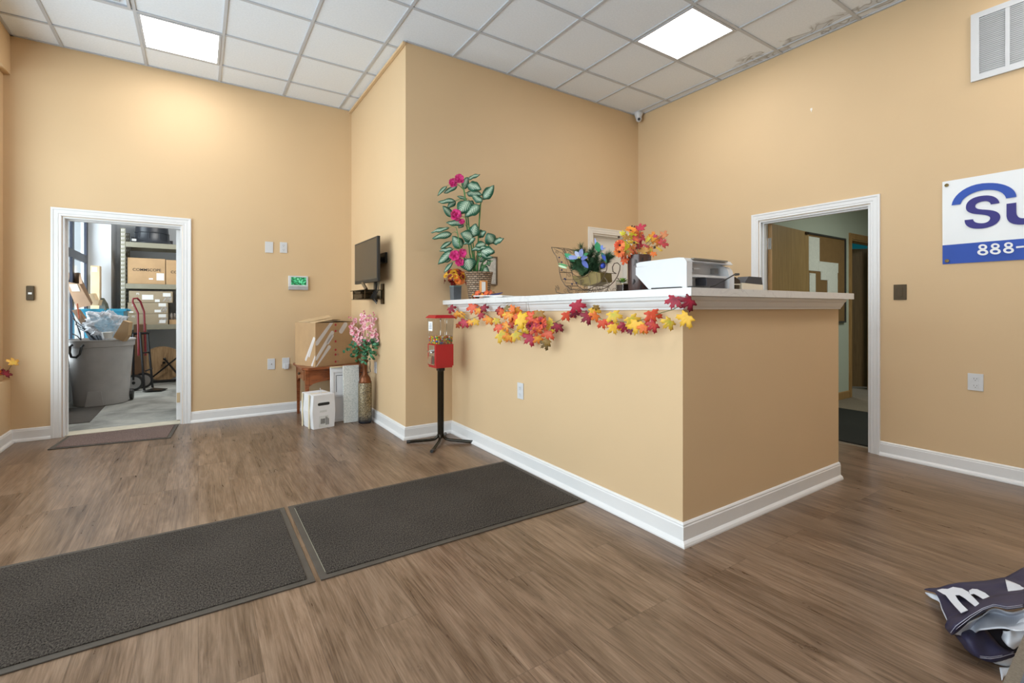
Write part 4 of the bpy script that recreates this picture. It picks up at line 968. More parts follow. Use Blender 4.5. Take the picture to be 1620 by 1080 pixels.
# brown vase with autumn flowers
vx, vy = 2.182, 1.884; vz = zt(vy)
t = thing('brown_vase', 'tall glossy brown vase full of autumn leaves and sunflowers', 'vase', (vx, vy, vz))
m = MB(); m.lathe([(.062, 0), (.064, .004), (.066, .1), (.067, .215), (.063, .217), (.060, .2), (.058, .02), (.001, .02)], (vx, vy, vz), 40); obj('vessel', m, VBR, t, True)
m = MB()
for cz2, th0, s_ in ((.17, -2.75, 1), (.13, -2.5, .9), (.06, -2.9, .8), (.08, -2.2, .8), (.185, -2.2, .7), (.03, -2.3, .6)):
    for k in range(3):
        pts = [(vx+.0665*math.cos(th0+a_*.5*s_), vy+.0665*math.sin(th0+a_*.5*s_), vz+cz2+b_*s_) for a_, b_ in ((-.4+.2*k, -.02), (-.1, -.005+.012*k), (.15, .014), (.3-.1*k, .002), (.12, -.014+.006*k))]
        m.tube(pts, .001, 4)
obj('vine_relief', m, BLK, t)
DV = vx*math.sin(YAW)+vy*math.cos(YAW)
def vp(x, y, o=0): return P(960+x/8, 345+y/8, DV+o)
m = MB()
for x, y in ((200, 250), (330, 130), (430, 80), (560, 260), (700, 220), (740, 300), (250, 350), (600, 380)): m.tube([(vx, vy, vz+.05), (vx, vy, vz+.19), vp((400+x)/2, (430+y)/2), vp(x, y)], .0018, 5)
obj('twigs', m, DRYST, t)
VL = [(420, 115, 105, 'c8334a', 'b02840'), (205, 190, 60, 'c8c832', 'e0d040'), (330, 220, 90, 'd0cc30', 'e8d838'), (350, 290, 90, 'd8d038', YEL), (225, 370, 120, 'd8d832', 'e8dc3a'), (285, 300, 70, 'e0d83a', YEL), (390, 195, 100, REDO, ORG), (440, 240, 95, 'c01828', CRIM), (410, 350, 85, 'b81c24', CRIM), (470, 400, 110, 'd0a860', 'c88a48'), (500, 345, 70, 'b01820', CRIM), (300, 370, 95, OLIVE, ORG),
      (270, 440, 100, '8aa04a', REDO), (205, 470, 90, REDO, 'e06030'), (230, 540, 80, 'e0602c', 'd85a2a'), (340, 420, 100, ORG, 'd85a28'), (600, 250, 120, YEL, 'e88a28'), (650, 300, 90, ORG, 'e08030'), (720, 310, 105, 'c84a50', 'c04048'), (715, 210, 90, 'd8905a', 'c87850'), (520, 265, 70, 'b8c848', YEL), (665, 385, 70, 'c8c840', YEL), (540, 400, 90, 'a8b83c', ORG), (590, 455, 60, ORG, ORG), (610, 225, 50, 'c03a68', CRIM), (490, 470, 60, '9aa83a', YEL), (330, 150, 95, ORG, 'e07a20'), (250, 240, 80, OLIVE, 'b88430'), (200, 300, 60, REDO, REDO), (380, 260, 90, ORG, CRIM)]
for x, y, sz, c1, c2 in VL:
    leaf_maple('autumn_leaf', vp(x, y, random.uniform(-.06, .03)), (-math.sin(YAW)+random.uniform(-.5, .5), -math.cos(YAW)+random.uniform(-.4, .4), random.uniform(-.1, .6)), random.uniform(-1.5, 1.5)+(PI if y > 420 else 0), sz/8/F_PX*DV*1.65, c1, c2, t, curl=.5)
for q_, n_, k_, cs_, ce_ in (((165, 345, -.06), (-.9, -.7, .1), 14, ['e0602c', 'd8502a', 'e88040'], '2a140a'), ((160, 425, -.05), (-.9, -.7, -.3), 12, ['e06a2c', 'e88a40'], '2a140a'), ((300, 165, -.04), (-.4, -.6, .8), 14, ['e8861c', 'f09a28'], '5a3410')):
    bm, cl = newleafbm(); flower(bm, vp(*q_), n_, .034, k_, cs_, .42, cl, ce_); obj('sunflower_head', bm, LEAFV, t)
m = MB()
for x, y in ((152, 238), (345, 310), (318, 100), (348, 108), (605, 370)): m.sphere(vp(x, y, -.07), .0075 if y > 120 else .005, 10)
obj('berries', m, CONE, t, True)

# printer
px0, py0 = 2.055, 1.475; pz0 = zt(py0)
t = thing('printer', 'white inkjet printer turned backwards on the counter corner', 'printer', (px0+.2, py0+.16, pz0))
def prof_yz(pts, x0, x1): return [(x0, py0+y, pz0+z) for y, z in pts], (x1-x0, 0, 0)
PW = .415
m = MB(); m.prism(*prof_yz([(.075, .004), (.235, .004), (.325, .088), (.325, .128), (.075, .138)], px0, px0+PW)); m.bevel(.006, 3); obj('body', m, PRW, t, True)
m = MB()
m.prism(*prof_yz([(0, .004), (.075, .004), (.075, .138), (.012, .142), (0, .134)], px0, px0+.045)); m.bevel(.004, 2); obj('left_pillar', m, PRW, t, True)
m = MB(); m.prism(*prof_yz([(.0, .004), (.075, .004), (.075, .138), (.03, .128), (.012, .11), (0, .07)], px0+PW-.045, px0+PW)); m.bevel(.004, 2); obj('right_pillar', m, PRW, t, True)
m = MB(); m.box((px0+.045, py0+.012, pz0+.062), (px0+PW-.045, py0+.074, pz0+.074)); m.box((px0+.10, py0+.03, pz0+.105), (px0+.16, py0+.05, pz0+.110)); m.box((px0+.10, py0+.03, pz0+.09), (px0+.105, py0+.05, pz0+.106)); obj('rear_shelf', m, PRW, t)
m = MB(); m.prism(*prof_yz([(.004, .138), (.322, .130), (.325, .150), (.30, .156), (.05, .160), (.02, .156)], px0+.004, px0+PW-.004)); m.bevel(.003, 2); obj('scanner_lid', m, PRW, t, True)
m = MB(); m.prism(*prof_yz([(.0, .150), (.02, .150), (.02, .157), (.0, .157)], px0+.06, px0+PW-.06)); obj('hinge_strip', m, plain('brown_grey_strip', (.22, .20, .17), .5), t)
m = MB(); m.box((px0+.175, py0+.006, pz0+.006), (px0+.335, py0+.072, pz0+.060), bev=.002); obj('duplex_box', m, plain('dark_grey_plastic', (.05, .05, .06), .4), t)
m = MB(); m.box((px0+.31, py0+.050, pz0+.090), (px0+.345, py0+.074, pz0+.118)); obj('latch', m, plain('mid_grey_plastic', (.25, .24, .23), .5), t)
m = MB(); m.tube([(px0-.02, py0+.20, pz0+.006), (px0-.02, py0+.1, pz0+.006), (px0+.02, py0-.03, pz0+.008), (px0+.09, py0-.035, pz0+.010), (px0+.16, py0-.02, pz0+.010), (px0+.19, py0-.03, pz0+.018), (px0+.26, py0-.05, pz0+.052), (px0+.33, py0-.05, pz0+.078), (px0+.37, py0-.04, pz0+.082)], .0035, 8); m.tube([(px0+.36, py0-.04, pz0+.081), (px0+.395, py0-.035, pz0+.084)], .007, 10); obj('power_cord', m, BLK, t)
# hanging wire hook seen above the printer
m = MB(); m.tube([(X3-.006, 3.28, 1.55), (X3-.006, 3.20, 1.645), (X3-.006, 3.11, 1.55)], .0025, 5); m.tube([(X3-.006, 3.2, 1.645), (X3, 3.2, 1.645)], .003, 5)
wh = thing('hanging_sign', 'small sign hung by a cord on the right wall behind the printer', 'sign', (X3, 3.2, 1.5)); obj('cord', m, DRYST, wh)
m = MB(); m.box((X3-.012, 3.09, 1.35), (X3-.001, 3.30, 1.555)); obj('board', m, CARDL, wh)
# tape dispenser
tx, ty = 2.60, 1.47; tz = zt(ty)
t = thing('tape_dispenser', 'ivory and black desk tape dispenser near the counter end', 'tape dispenser', (tx, ty, tz))
m = MB(); m.prism([(tx-.03, ty, tz), (tx+.155, ty, tz), (tx+.155, ty, tz+.036), (tx-.06, ty, tz+.042), (tx-.06, ty, tz+.002)], (0, .07, 0)); m.bevel(.002); obj('base', m, BEIGE, t)
m = MB(); m.prism([(tx-.03, ty+.004, tz+.044), (tx+.156, ty+.004, tz+.037), (tx+.146, ty+.004, tz+.080), (tx+.010, ty+.004, tz+.080)], (0, .062, 0)); m.bevel(.002); obj('cover', m, plain('black_cover', (.035, .036, .042), .45), t)
t = thing('stamp_block', 'small brown block left of the tape dispenser', 'stamp', (tx-.13, ty, tz))
m = MB(); m.box((tx-.118, ty+.005, tz), (tx-.078, ty+.05, tz+.030), bev=.003); obj('base', m, BROWNM, t)
m = MB(); m.prism([(tx-.128, ty+.005, tz+.034), (tx-.072, ty+.005, tz+.038), (tx-.075, ty+.005, tz+.056), (tx-.118, ty+.005, tz+.072)], (0, .05, 0)); obj('top', m, BROWNM, t)
m = MB(); m.box((tx-.13, ty+.004, tz+.030), (tx-.07, ty+.055, tz+.035)); obj('band', m, BEIGE, t)
m = MB(); m.box((tx-.17, ty+.03, tz), (tx-.125, ty+.10, tz+.022), bev=.002); tag(obj('note_pad', m, BEIGE), 'ivory note pad between printer and brown block', 'note pad')
m = MB(); m.box((tx+.165, ty+.02, tz), (tx+.19, ty+.05, tz+.008), bev=.002); tag(obj('eraser', m, plain('pink_red', (.5, .04, .05), .6)), 'small red item beside the tape dispenser', 'eraser')

# ------------------------------------------------------------------ gumball machine
gx, gy = 1.765, 3.70; hs = .0825
t = thing('gumball_machine', 'red gumball machine with clear globe on a black pipe stand', 'gumball machine', (gx, gy, 0))
for (dx, dy, ex, ey) in ((-.013, .007, -.25, .126), (.013, -.009, .22, -.175), (-.007, -.012, -.187, -.228), (.008, .012, .135, .185)):
    m = MB(); dn = Vector((ex, ey, 0)).normalized(); b = Vector((gx+dx, gy+dy, 0))
    pts = [b+Vector((0, 0, .655)), b+Vector((0, 0, .12)), b+Vector((0, 0, .075)), b+dn*.012+Vector((0, 0, .048)), b+dn*.035+Vector((0, 0, .030)), b+dn*.07+Vector((0, 0, .024)), Vector((gx+ex, gy+ey, .013))]
    m.tube(pts, .0125, 10); lg = obj('leg', m, plain('black_gold_tube', (.02, .015, .008), .22, metal=.5), t, True)
    e = Vector((gx+ex, gy+ey, .0135)); m = MB(); m.tube([e-dn*.02, e+dn*.008], .0134, 10); obj('end_cap', m, BLK, lg, True)
m = MB(); m.box((gx-.028, gy-.028, .62), (gx+.028, gy+.028, .652), bev=.003); obj('collar', m, BLKM, t)
m = MB(); m.prism([(gx-hs*.92, gy-hs*.92, .652), (gx+hs*.92, gy-hs*.92, .652), (gx+hs*.92, gy+hs*.92, .652), (gx-hs*.92, gy+hs*.92, .652)], (0, 0, .018))
bs = m.box((gx-hs, gy-hs, .668), (gx+hs, gy+hs, .852)); m.bevel(.004, 2); obj('red_housing', m, RED, t)
m = MB(); m.box((gx-hs-.004, gy-.058, .675), (gx-hs, gy+.058, .845), bev=.002); m.tube([(gx-hs-.004, gy, .79), (gx-hs-.024, gy, .79)], .016, 14); m.box((gx-hs-.034, gy-.028, .783), (gx-hs-.022, gy+.028, .797), bev=.003)
m.prism([(gx-hs-.004, gy-.03, .755), (gx-hs-.018, gy-.03, .75), (gx-hs-.026, gy-.03, .685), (gx-hs-.004, gy-.03, .685)], (0, .06, 0)); obj('coin_mechanism', m, CHROME, t)
m = MB(); g0, g1 = hs*.96, hs*1.09
A = [(gx+sx2*g0, gy+sy2*g0, .853) for sx2, sy2 in ((-1, -1), (1, -1), (1, 1), (-1, 1))]; B = [(gx+sx2*g1, gy+sy2*g1, 1.075) for sx2, sy2 in ((-1, -1), (1, -1), (1, 1), (-1, 1))]
va = [m.bm.verts.new(p) for p in A]; vb = [m.bm.verts.new(p) for p in B]
for i in range(4): m.bm.faces.new((va[i], va[(i+1)%4], vb[(i+1)%4], vb[i]))
bmesh.ops.bevel(m.bm, geom=[e for e in m.bm.edges if abs(e.verts[0].co.z-e.verts[1].co.z) > .1], offset=.012, segments=3, affect='EDGES')
obj('clear_globe', m, ACRYL, t, True)
m = MB(); m.box((gx-g1-.006, gy-g1-.006, 1.075), (gx+g1+.006, gy+g1+.006, 1.083)); m.prism([(gx+a*(g1+.004), gy+b*(g1+.004), 1.083) for a, b in ((-1, -1), (1, -1), (1, 1), (-1, 1))], (0, 0, .018))
for v in m.bm.verts:
    if v.co.z > 1.095: v.co.x = gx+(v.co.x-gx)*.8; v.co.y = gy+(v.co.y-gy)*.8
m.bevel(.003); obj('lid', m, RED, t)
m = MB(); m.tube([(gx, gy, .86), (gx, gy, 1.075)], .003, 8); m.sphere((gx, gy, 1.062), .008, 8); obj('centre_rod', m, CHROME, t)
m = MB(); m.box((gx-g0-.012, gy-.03, .965), (gx-g0-.0105, gy+.05, 1.045)); obj('price_card', m, PAPER, t)
m = MB()
for k in range(4): m.box((gx-g0-.0128, gy-.018+.002*k, .985+.013*k), (gx-g0-.012, gy+.036-.004*k, .989+.013*k))
obj('card_print', m, plain('blue_grey_ink', (.15, .2, .35), .6), t)
bm, cl = newleafbm(); r = .0085
for ix in range(9):
    for iy in range(9):
        for iz in range(4):
            if 0 < ix < 8 and 0 < iy < 8 and iz < 3: continue
            fb = set(bm.faces); mb_ = MB.__new__(MB); mb_.bm = bm
            mb_.sphere((gx+(ix-4)*.0172+random.uniform(-.003, .003), gy+(iy-4)*.0172+random.uniform(-.003, .003), .864+iz*.0155+random.uniform(-.003, .004)), r, 8)
            c_ = (*lin(random.choice(['e8d028', 'e8d028', 'd83020', 'e87820', '2858b8', '38a040', 'f0f0e8'])), 1)
            for f in bm.faces:
                if f not in fb:
                    f.smooth = True
                    for l in f.loops: l[cl] = c_
o = obj('gumballs', bm, LEAFV, t); o['kind'] = 'stuff'; o['label'] = 'multicoloured gumballs'

# ------------------------------------------------------------------ television with bracket
t = thing('television', 'small flat black television on an arm by the corner', 'television', (X1-.10, 4.65, 1.6))
tvx = X1-.15; ya, yb, za, zb = 4.263, 5.01, 1.408, 1.83
m = MB(); m.box((tvx, ya, za), (tvx+.028, yb, zb), bev=.004); obj('bezel', m, BLK, t)
m = MB(); m.box((tvx-.0015, ya+.016, za+.03), (tvx+.001, yb-.016, zb-.016)); obj('screen', m, TVSCR, t)
m = MB(); m.prism([(tvx+.028, ya+.03, za+.03), (tvx+.028, yb-.03, za+.03), (tvx+.028, yb-.03, zb-.04), (tvx+.028, ya+.03, zb-.04)], (.03, 0, 0))
for v in m.bm.verts:
    if v.co.x > tvx+.04: v.co.y = 4.64+(v.co.y-4.64)*.8; v.co.z = 1.6+(v.co.z-1.6)*.7
obj('back_shell', m, BLK, t)
m = MB(); m.box((X1-.02, 4.42, 1.60), (X1-.001, 4.78, 1.70)); m.box((tvx+.055, 4.55, 1.56), (tvx+.075, 4.72, 1.72)); m.box((tvx+.07, 4.60, 1.62), (X1-.015, 4.64, 1.67)); m.box((tvx+.06, 4.50, 1.22), (tvx+.075, 4.53, 1.60)); obj('wall_bracket', m, BLKM, t)
t = thing('media_shelf', 'dark metal shelf of cables and boxes below the television', 'shelf', (X1-.1, 4.7, 1.25))
m = MB(); m.box((X1-.02, 4.50, 1.20), (X1-.001, 4.56, 1.40)); m.box((X1-.20, 4.50, 1.245), (X1-.001, 4.95, 1.251)); m.box((X1-.20, 4.50, 1.335), (X1-.001, 5.0, 1.340)); m.box((X1-.19, 4.52, 1.251), (X1-.18, 4.53, 1.335)); m.box((X1-.19, 4.92, 1.251), (X1-.18, 4.93, 1.335)); obj('shelf_frame', m, BROWNM, t)
m = MB(); m.box((X1-.19, 4.62, 1.255), (X1-.05, 4.90, 1.300), bev=.004); obj('receiver', m, BROWNM, t)
m = MB(); m.box((X1-.18, 4.70, 1.303), (X1-.06, 4.98, 1.330), bev=.003); obj('player', m, BROWNM, t)
m = MB(); m.tube([(X1-.17, 4.66, 1.41), (X1-.15, 4.60, 1.345)], .016, 10); obj('antenna_stub', m, plain('bronze_knob', (.16, .11, .06), .4, metal=.4), t)
m = MB()
for k in range(6):
    y_ = 4.42+.03*k; m.tube([(X1-.08, y_, 1.44), (X1-.09, y_+.02*math.sin(k), 1.33), (X1-.11, y_+.05, 1.25), (X1-.10, y_+.02, 1.20+.012*k), (X1-.07, y_+.08, 1.24)], .0035, 6)
obj('cables', m, BLK, t)

# ------------------------------------------------------------------ corner group
t = thing('side_table', 'red-brown wooden side table against the back wall', 'table', (1.2, 5.35, 0))
tx0, tx1, ty0, ty1 = .90, 1.50, 5.03, 5.60
m = MB(); m.prism([(tx0+.03, ty0-.02, .535), (tx1, ty0-.02, .535), (tx1, ty1, .535), (tx0-.02, ty1, .535), (tx0-.02, ty0+.05, .535)], (0, 0, .022)); m.bevel(.004); obj('table_top', m, CHERRY, t)
for a, b in ((tx0+.01, ty0+.03), (tx1-.05, ty0+.01), (tx0+.01, ty1-.05), (tx1-.05, ty1-.05)):
    m = MB(); m.box((a, b, .0), (a+.04, b+.04, .534))
    for v in m.bm.verts:
        if v.co.z < .1: v.co.x = a+.02+(v.co.x-a-.02)*.65; v.co.y = b+.02+(v.co.y-b-.02)*.65
    m.bevel(.002); obj('leg', m, CHERRY, t)
def apron(mb, along, fixed, a0, a1):
    n = 14; pts = [(a0, .534), (a1, .534), (a1, .36)]+[(a1-(a1-a0)*(k/n), .36+.055*math.sin(PI*k/n)**.5) for k in range(1, n)]+[(a0, .36)]
    if along == 'x': mb.prism([(p, fixed, q) for p, q in pts], (0, .018, 0))
    else: mb.prism([(fixed, p, q) for p, q in pts], (.018, 0, 0))
m = MB(); apron(m, 'x', ty0+.035, tx0+.05, tx1-.05); obj('front_apron', m, CHERRY, t)
m = MB(); apron(m, 'y', tx0+.018, ty0+.07, ty1-.05); obj('side_apron', m, CHERRY, t)
m = MB(); m.box((tx0+.008, ty0+.10, .42), (tx0+.018, ty1-.09, .515), bev=.002); d_ = obj('drawer', m, CHERRY, t)
m = MB(); m.sphere((tx0-.004, 5.33, .47), .014, 10); m.tube([(tx0-.004, 5.33, .47), (tx0+.01, 5.33, .47)], .006, 8); obj('knob', m, BRSW, d_)
m = MB(); m.sphere((1.16, ty0+.026, .455), .011, 10); m.tube([(1.16, ty0+.026, .455), (1.16, ty0+.037, .455)], .006, 8); obj('knob', m, BRSW, t)
# big carton on the table
A_ = math.radians(21); ca, sa = math.cos(A_), math.sin(A_)
t = thing('shipping_carton', 'large open brown carton with pale stripes on the side table', 'cardboard box', (1.006, 5.05, .558), rz=A_)
W_, D_, H_ = .50, .375, .45
m = MB(); th = .005
m.box((0, 0, 0), (W_, D_, th)); m.box((0, 0, th), (W_, th, H_)); m.box((0, D_-th, th), (W_, D_, H_)); m.box((0, th, th), (th, D_-th, H_)); m.box((W_-th, th, th), (W_, D_-th, H_)); obj('carton_body', m, CARD, t)
def flap(pts, nm='flap'):
    m = MB(); m.prism(pts, (0, 0, .004)); return obj(nm, m, CARDL, t)
flap([(0, D_*.0, H_), (.03, D_, H_+.002), (.17, D_, H_+.035), (.20, .0, H_+.03)])
flap([(.0, D_*.35, H_+.006), (.05, D_*1.0, H_+.010), (.33, D_*.75, H_+.070), (.25, D_*.2, H_+.055)])
flap([(W_, 0, H_+.001), (W_, D_, H_+.001), (W_-.2, D_, H_+.016), (W_-.2, 0, H_+.016)])
flap([(.15, D_, H_+.006), (W_-.02, D_, H_+.006), (W_-.05, D_*.55, H_+.024), (.2, D_*.55, H_+.024)])
STR = plain('pale_print', (.68, .64, .62), .7, var=.04)
def cap(mb, cx2, cz2, L, wd, ang, face, fade=0):
    n = 8; pts = []
    for e in (1, -1):
        if e == -1 and fade: pts += [(-L/2, -wd/2), (-L/2, wd/2)][::1]; continue
        for k in range(n+1):
            a_ = (-PI/2+PI*k/n) if e == 1 else (PI/2+PI*k/n); pts.append((e*(L/2-wd/2)+wd/2*math.cos(a_), wd/2*math.sin(a_)))
    out = []
    for a_, b_ in pts:
        X_ = cx2+a_*math.cos(ang)-b_*math.sin(ang); Z_ = cz2+a_*math.sin(ang)+b_*math.cos(ang)
        out.append((max(0.003, min(X_, (W_ if face == 'f' else D_)-.003)), max(.003, min(Z_, H_-.003))))
    if face == 'f': mb.prism([(X_, -.0002, Z_) for X_, Z_ in out], (0, -.0008, 0))
    else: mb.prism([(-.0002, X_, Z_) for X_, Z_ in out], (-.0008, 0, 0))
m = MB()
cap(m, .10, .36, .34, .05, .93, 'f'); cap(m, .10, .215, .36, .042, .93, 'f'); cap(m, .08, .09, .30, .038, .93, 'f'); cap(m, .17, .275, .12, .03, .93, 'f'); cap(m, .33, .39, .14, .05, .93, 'f')
cap(m, .05, .20, .25, .022, 2.15, 's'); cap(m, .03, .06, .14, .028, 2.15, 's'); cap(m, .10, .18, .30, .03, 2.15, 's'); obj('printed_stripes', m, STR, t)
rm = plain('red_print', (.45, .04, .05), .6); m = MB()
for z_ in (.425, .36, .25, .16, .11, .035): m.lathe([(.012, 0), (.012, -.0008)], (.235, -.0002, z_), 14, 'y')
obj('red_logo_dots', m, rm, t)
for z_ in (.36, .11, .035): text('printed_letters', 'FS', .028, plain('grey_print', (.2, .17, .15), .7), t, (.25, -.0006, z_-.010), (1, 0, 0), (0, 0, 1))
# white box with hand hole
A_ = math.atan2(4.767-4.726, 1.127-.924)
t = thing('white_storage_box', 'white cardboard storage box with hand hole on the floor', 'box', (.924, 4.726, 0), rz=A_)
W_, D_, H_ = .207, .28, .325
m = MB(); m.box((0, 0, 0), (W_, D_, H_), bev=.003)
for v in m.bm.verts:
    if .1 < v.co.z < .3: v.co.x -= .0
m2 = bmesh.ops.subdivide_edges(m.bm, edges=[e for e in m.bm.edges if abs(e.verts[0].co.z-e.verts[1].co.z) > .2], cuts=1)
for v in m.bm.verts:
    if abs(v.co.z-H_/2) < .02: v.co.x += (-.012 if v.co.x < .1 else .010)
obj('box_body', m, BWHITE, t)
m = MB(); m.prism([(.10+.045*s2*math.cos(0)+.014*math.cos(a_)*s2, -.0012, .235+.014*math.sin(a_)) for s2, rng_ in ((1, range(-3, 4)), (-1, range(3, -4, -1))) for a_ in [PI/6*k for k in rng_]], (0, .002, 0)); obj('hand_hole', m, BLK, t)
m = MB(); m.box((.145, -.0012, .01), (.055, .0005, .12)); m.box((.06, -.0012, .155), (.13, .0005, .175)); obj('labels', m, plain('off_white_label', (.66, .67, .66), .7), t)
m = MB()
for k in range(9): m.box((.070+.005*k, -.002, .045), (.0725+.005*k, -.001, .095))
for k in range(3): m.box((.12+.012*k, -.002, .03), (.126+.012*k, -.001, .11-.01*k))
obj('label_print', m, plain('dark_ink', (.06, .06, .06), .7), t)
m = MB(); m.box((.02, .10, H_), (W_-.01, .13, H_+.001)); m.box((-.0135, .06, .0), (-.0125, .09, H_)); m.box((-.0135, .22, .0), (-.0125, .25, H_)); obj('tape', m, MASK, t)
m = MB(); m.tube([(.10, .06, H_), (.095, .06, H_+.04), (.085, .05, H_+.055)], .004, 6); obj('tape_tab', m, PRW, t)
# leaning cabinet door panel and ceiling tile
def leaning(name, label, cat, x0, x1, y0, h, ang, parts, rz=0):
    t = thing(name, label, cat, ((x0+x1)/2, y0, 0))
    for nm, bx_l, mt in parts:
        m = MB()
        for a, b in bx_l: m.box((x0+a[0], a[1], a[2]), (x0+b[0], b[1], b[2]), bev=.0015)
        bmesh.ops.rotate(m.bm, verts=m.bm.verts, cent=(0, 0, 0), matrix=Matrix.Rotation(-ang, 3, 'X')); bmesh.ops.translate(m.bm, verts=m.bm.verts, vec=(0, y0, .002))
        obj(nm, m, mt, t)
    return t
leaning('cabinet_panel', 'white framed panel with cream top edge leaning on the side table', 'panel', 1.135, 1.375, 4.93, .56, .06,
        [('panel_board', [((0, .012, 0), (.24, .03, .55))], BWHITE), ('frame_rails', [((0, 0, 0), (.03, .012, .53)), ((.21, 0, 0), (.24, .012, .53)), ((.03, 0, .50), (.21, .012, .53)), ((.03, 0, .25), (.21, .012, .275)), ((.03, 0, 0), (.21, .012, .03))], BWHITE),
         ('dark_inlay', [((.055, .009, .30), (.06, .0125, .47)), ((.06, .009, .465), (.21, .0125, .47))], BLK), ('cream_edge', [((0, -.02, .55), (.24, .03, .56))], MASK)])
TX = M('pitted_tile', (.72, .73, .72), .8); TX.base(TX.ramp(TX.noise(TX.co('Object'), 90, 4, .7), [(.38, (.50, .54, .52)), (.55, (.74, .75, .73))])); TX.bump(TX.noise(TX.co('Object'), 90, 4), .5, .003)
leaning('ceiling_tile', 'white pitted ceiling tile offcut leaning beside the tall vase', 'ceiling tile', 1.235, 1.385, 4.83, .575, .07, [('tile_board', [((0, 0, 0), (.16, .016, .575))], TX.m)])
# tall floor vase
vx, vy = 1.425, 4.755
t = thing('floor_vase', 'tall embossed bronze floor vase holding pink blossom branches', 'vase', (vx, vy, 0))
vm = M('embossed_gold_bronze', (.2, .15, .06), .45, metal=.5); v_ = vm.co('Object'); n_ = vm.noise(v_, 42, 3, .6, 3.5); sx = vm.nd('ShaderNodeSeparateXYZ'); vm.l.new(v_, sx.inputs[0])
c_ = vm.ramp(n_, [(.42, (.06, .055, .05)), (.52, (.30, .22, .10)), (.62, (.42, .38, .30))])
rz = vm.nd('ShaderNodeMapRange'); rz.inputs[1].default_value = .02; rz.inputs[2].default_value = .09; vm.l.new(sx.outputs[2], rz.inputs[0]); c_ = vm.mix(rz.outputs[0], (.02, .022, .03), c_)
vm.base(c_); vm.bump(n_, .5, .004)
m = MB(); m.lathe([(.060, 0), (.064, .006), (.066, .02), (.067, .395), (.064, .405)], (vx, vy, 0), 36); obj('body', m, vm.m, t, True)
m = MB(); m.lathe([(.064, .405), (.066, .412), (.058, .425), (.054, .45), (.040, .475), (.026, .49), (.022, .53), (.024, .60), (.032, .635), (.028, .635), (.02, .60)], (vx, vy, 0), 36); obj('neck', m, plain('copper_bronze', (.16, .055, .02), .3, metal=.6), t, True)
rd = Vector((math.cos(YAW), -math.sin(YAW), 0))
for s_ in (-1, 1):
    m = MB(); c0 = Vector((vx, vy, 0)); m.tube([c0+rd*s_*.025+Vector((0, 0, .62)), c0+rd*s_*.05+Vector((0, 0, .625)), c0+rd*s_*.052+Vector((0, 0, .59)), c0+rd*s_*.048+Vector((0, 0, .55)), c0+rd*s_*.056+Vector((0, 0, .515)), c0+rd*s_*.022+Vector((0, 0, .505))], .004, 7); obj('handle', m, BLKM, t, True)
DF = vx*math.sin(YAW)+vy*math.cos(YAW)
def fp(x, y, o=0): return P(455+x/5.4, 490+y/5.4, DF+o)
m = MB(); ends = [(535, 70), (620, 80), (660, 10), (700, 60), (740, 30), (560, 200), (780, 190), (590, 270), (640, 180), (700, 170), (470, 345), (510, 300), (610, 450), (790, 300), (740, 110), (600, 130)]
for x, y in ends:
    e = fp(x, y, random.uniform(-.06, .02)); e.x = min(e.x, X1-.02); m.tube([(vx, vy, .55), (vx, vy, .63), (Vector((vx, vy, .72))*.6+e*.4), e], [.003, .003, .0025, .0012], 5)
obj('branches', m, DRYST, t)
bm, cl = newleafbm(); random.seed(21)
for k in range(95):
    x = random.uniform(530, 770); y = random.uniform(40, 300)
    if x < 570 and (y < 60 or y > 260): continue
    if (x-670)**2/130**2+(y-175)**2/135**2 > 1.05: continue
    c_ = fp(x, y, random.uniform(-.08, .02)); c_.x = min(c_.x, X1-.03)
    flower(bm, c_, Vector((-math.sin(YAW)+random.uniform(-.7, .7), -math.cos(YAW)+random.uniform(-.5, .5), random.uniform(-.2, .9))), random.uniform(.017, .026), 5, ['eba6b2', 'f3bfc6', 'e08c9e', 'f6d2d5'], .95, cl, 'c04868', .35)
for x, y in ((525, 65), (545, 68), (655, 12), (662, 30), (735, 25), (742, 45)):
    flower(bm, fp(x, y, -.02), (-.5, -.8, .3), .012, 5, ['e79aa8', 'c86878'], .9, cl, None, 1.)
obj('pink_blossoms', bm, LEAFV, t)
bm, cl = newleafbm()
for k in range(150):
    if k < 14: x, y = [(480, 340), (500, 325), (520, 300), (540, 325), (550, 370), (515, 345), (600, 440), (625, 455), (650, 440), (760, 375), (790, 260), (800, 290), (785, 200), (560, 300)][k]
    else: x, y = random.uniform(555, 800), random.uniform(250, 420)
    if y > 380 and x > 740: y -= 120
    c_ = fp(x, y, random.uniform(-.07, .02)); c_.x = min(c_.x, X1-.035); d = Vector((random.uniform(-1, 1), random.uniform(-1, .3), random.uniform(-.8, .5))).normalized()*random.uniform(.030, .05)
    if (c_+d).x > X1-.01: d.x = -abs(d.x)
    fs = petal_strip(bm, c_, c_+d, .024, (-math.sin(YAW), -math.cos(YAW), .4), 5, droop=.1, cup=.08); cc = lin(random.choice(['2f6b45', '1f5236', '3f8058', '2a5a30', '4f8f6a']))
    for f in fs:
        for l in f.loops: l[cl] = (*cc, 1)
obj('green_leaves', bm, LEAFV, t)
random.seed(33)

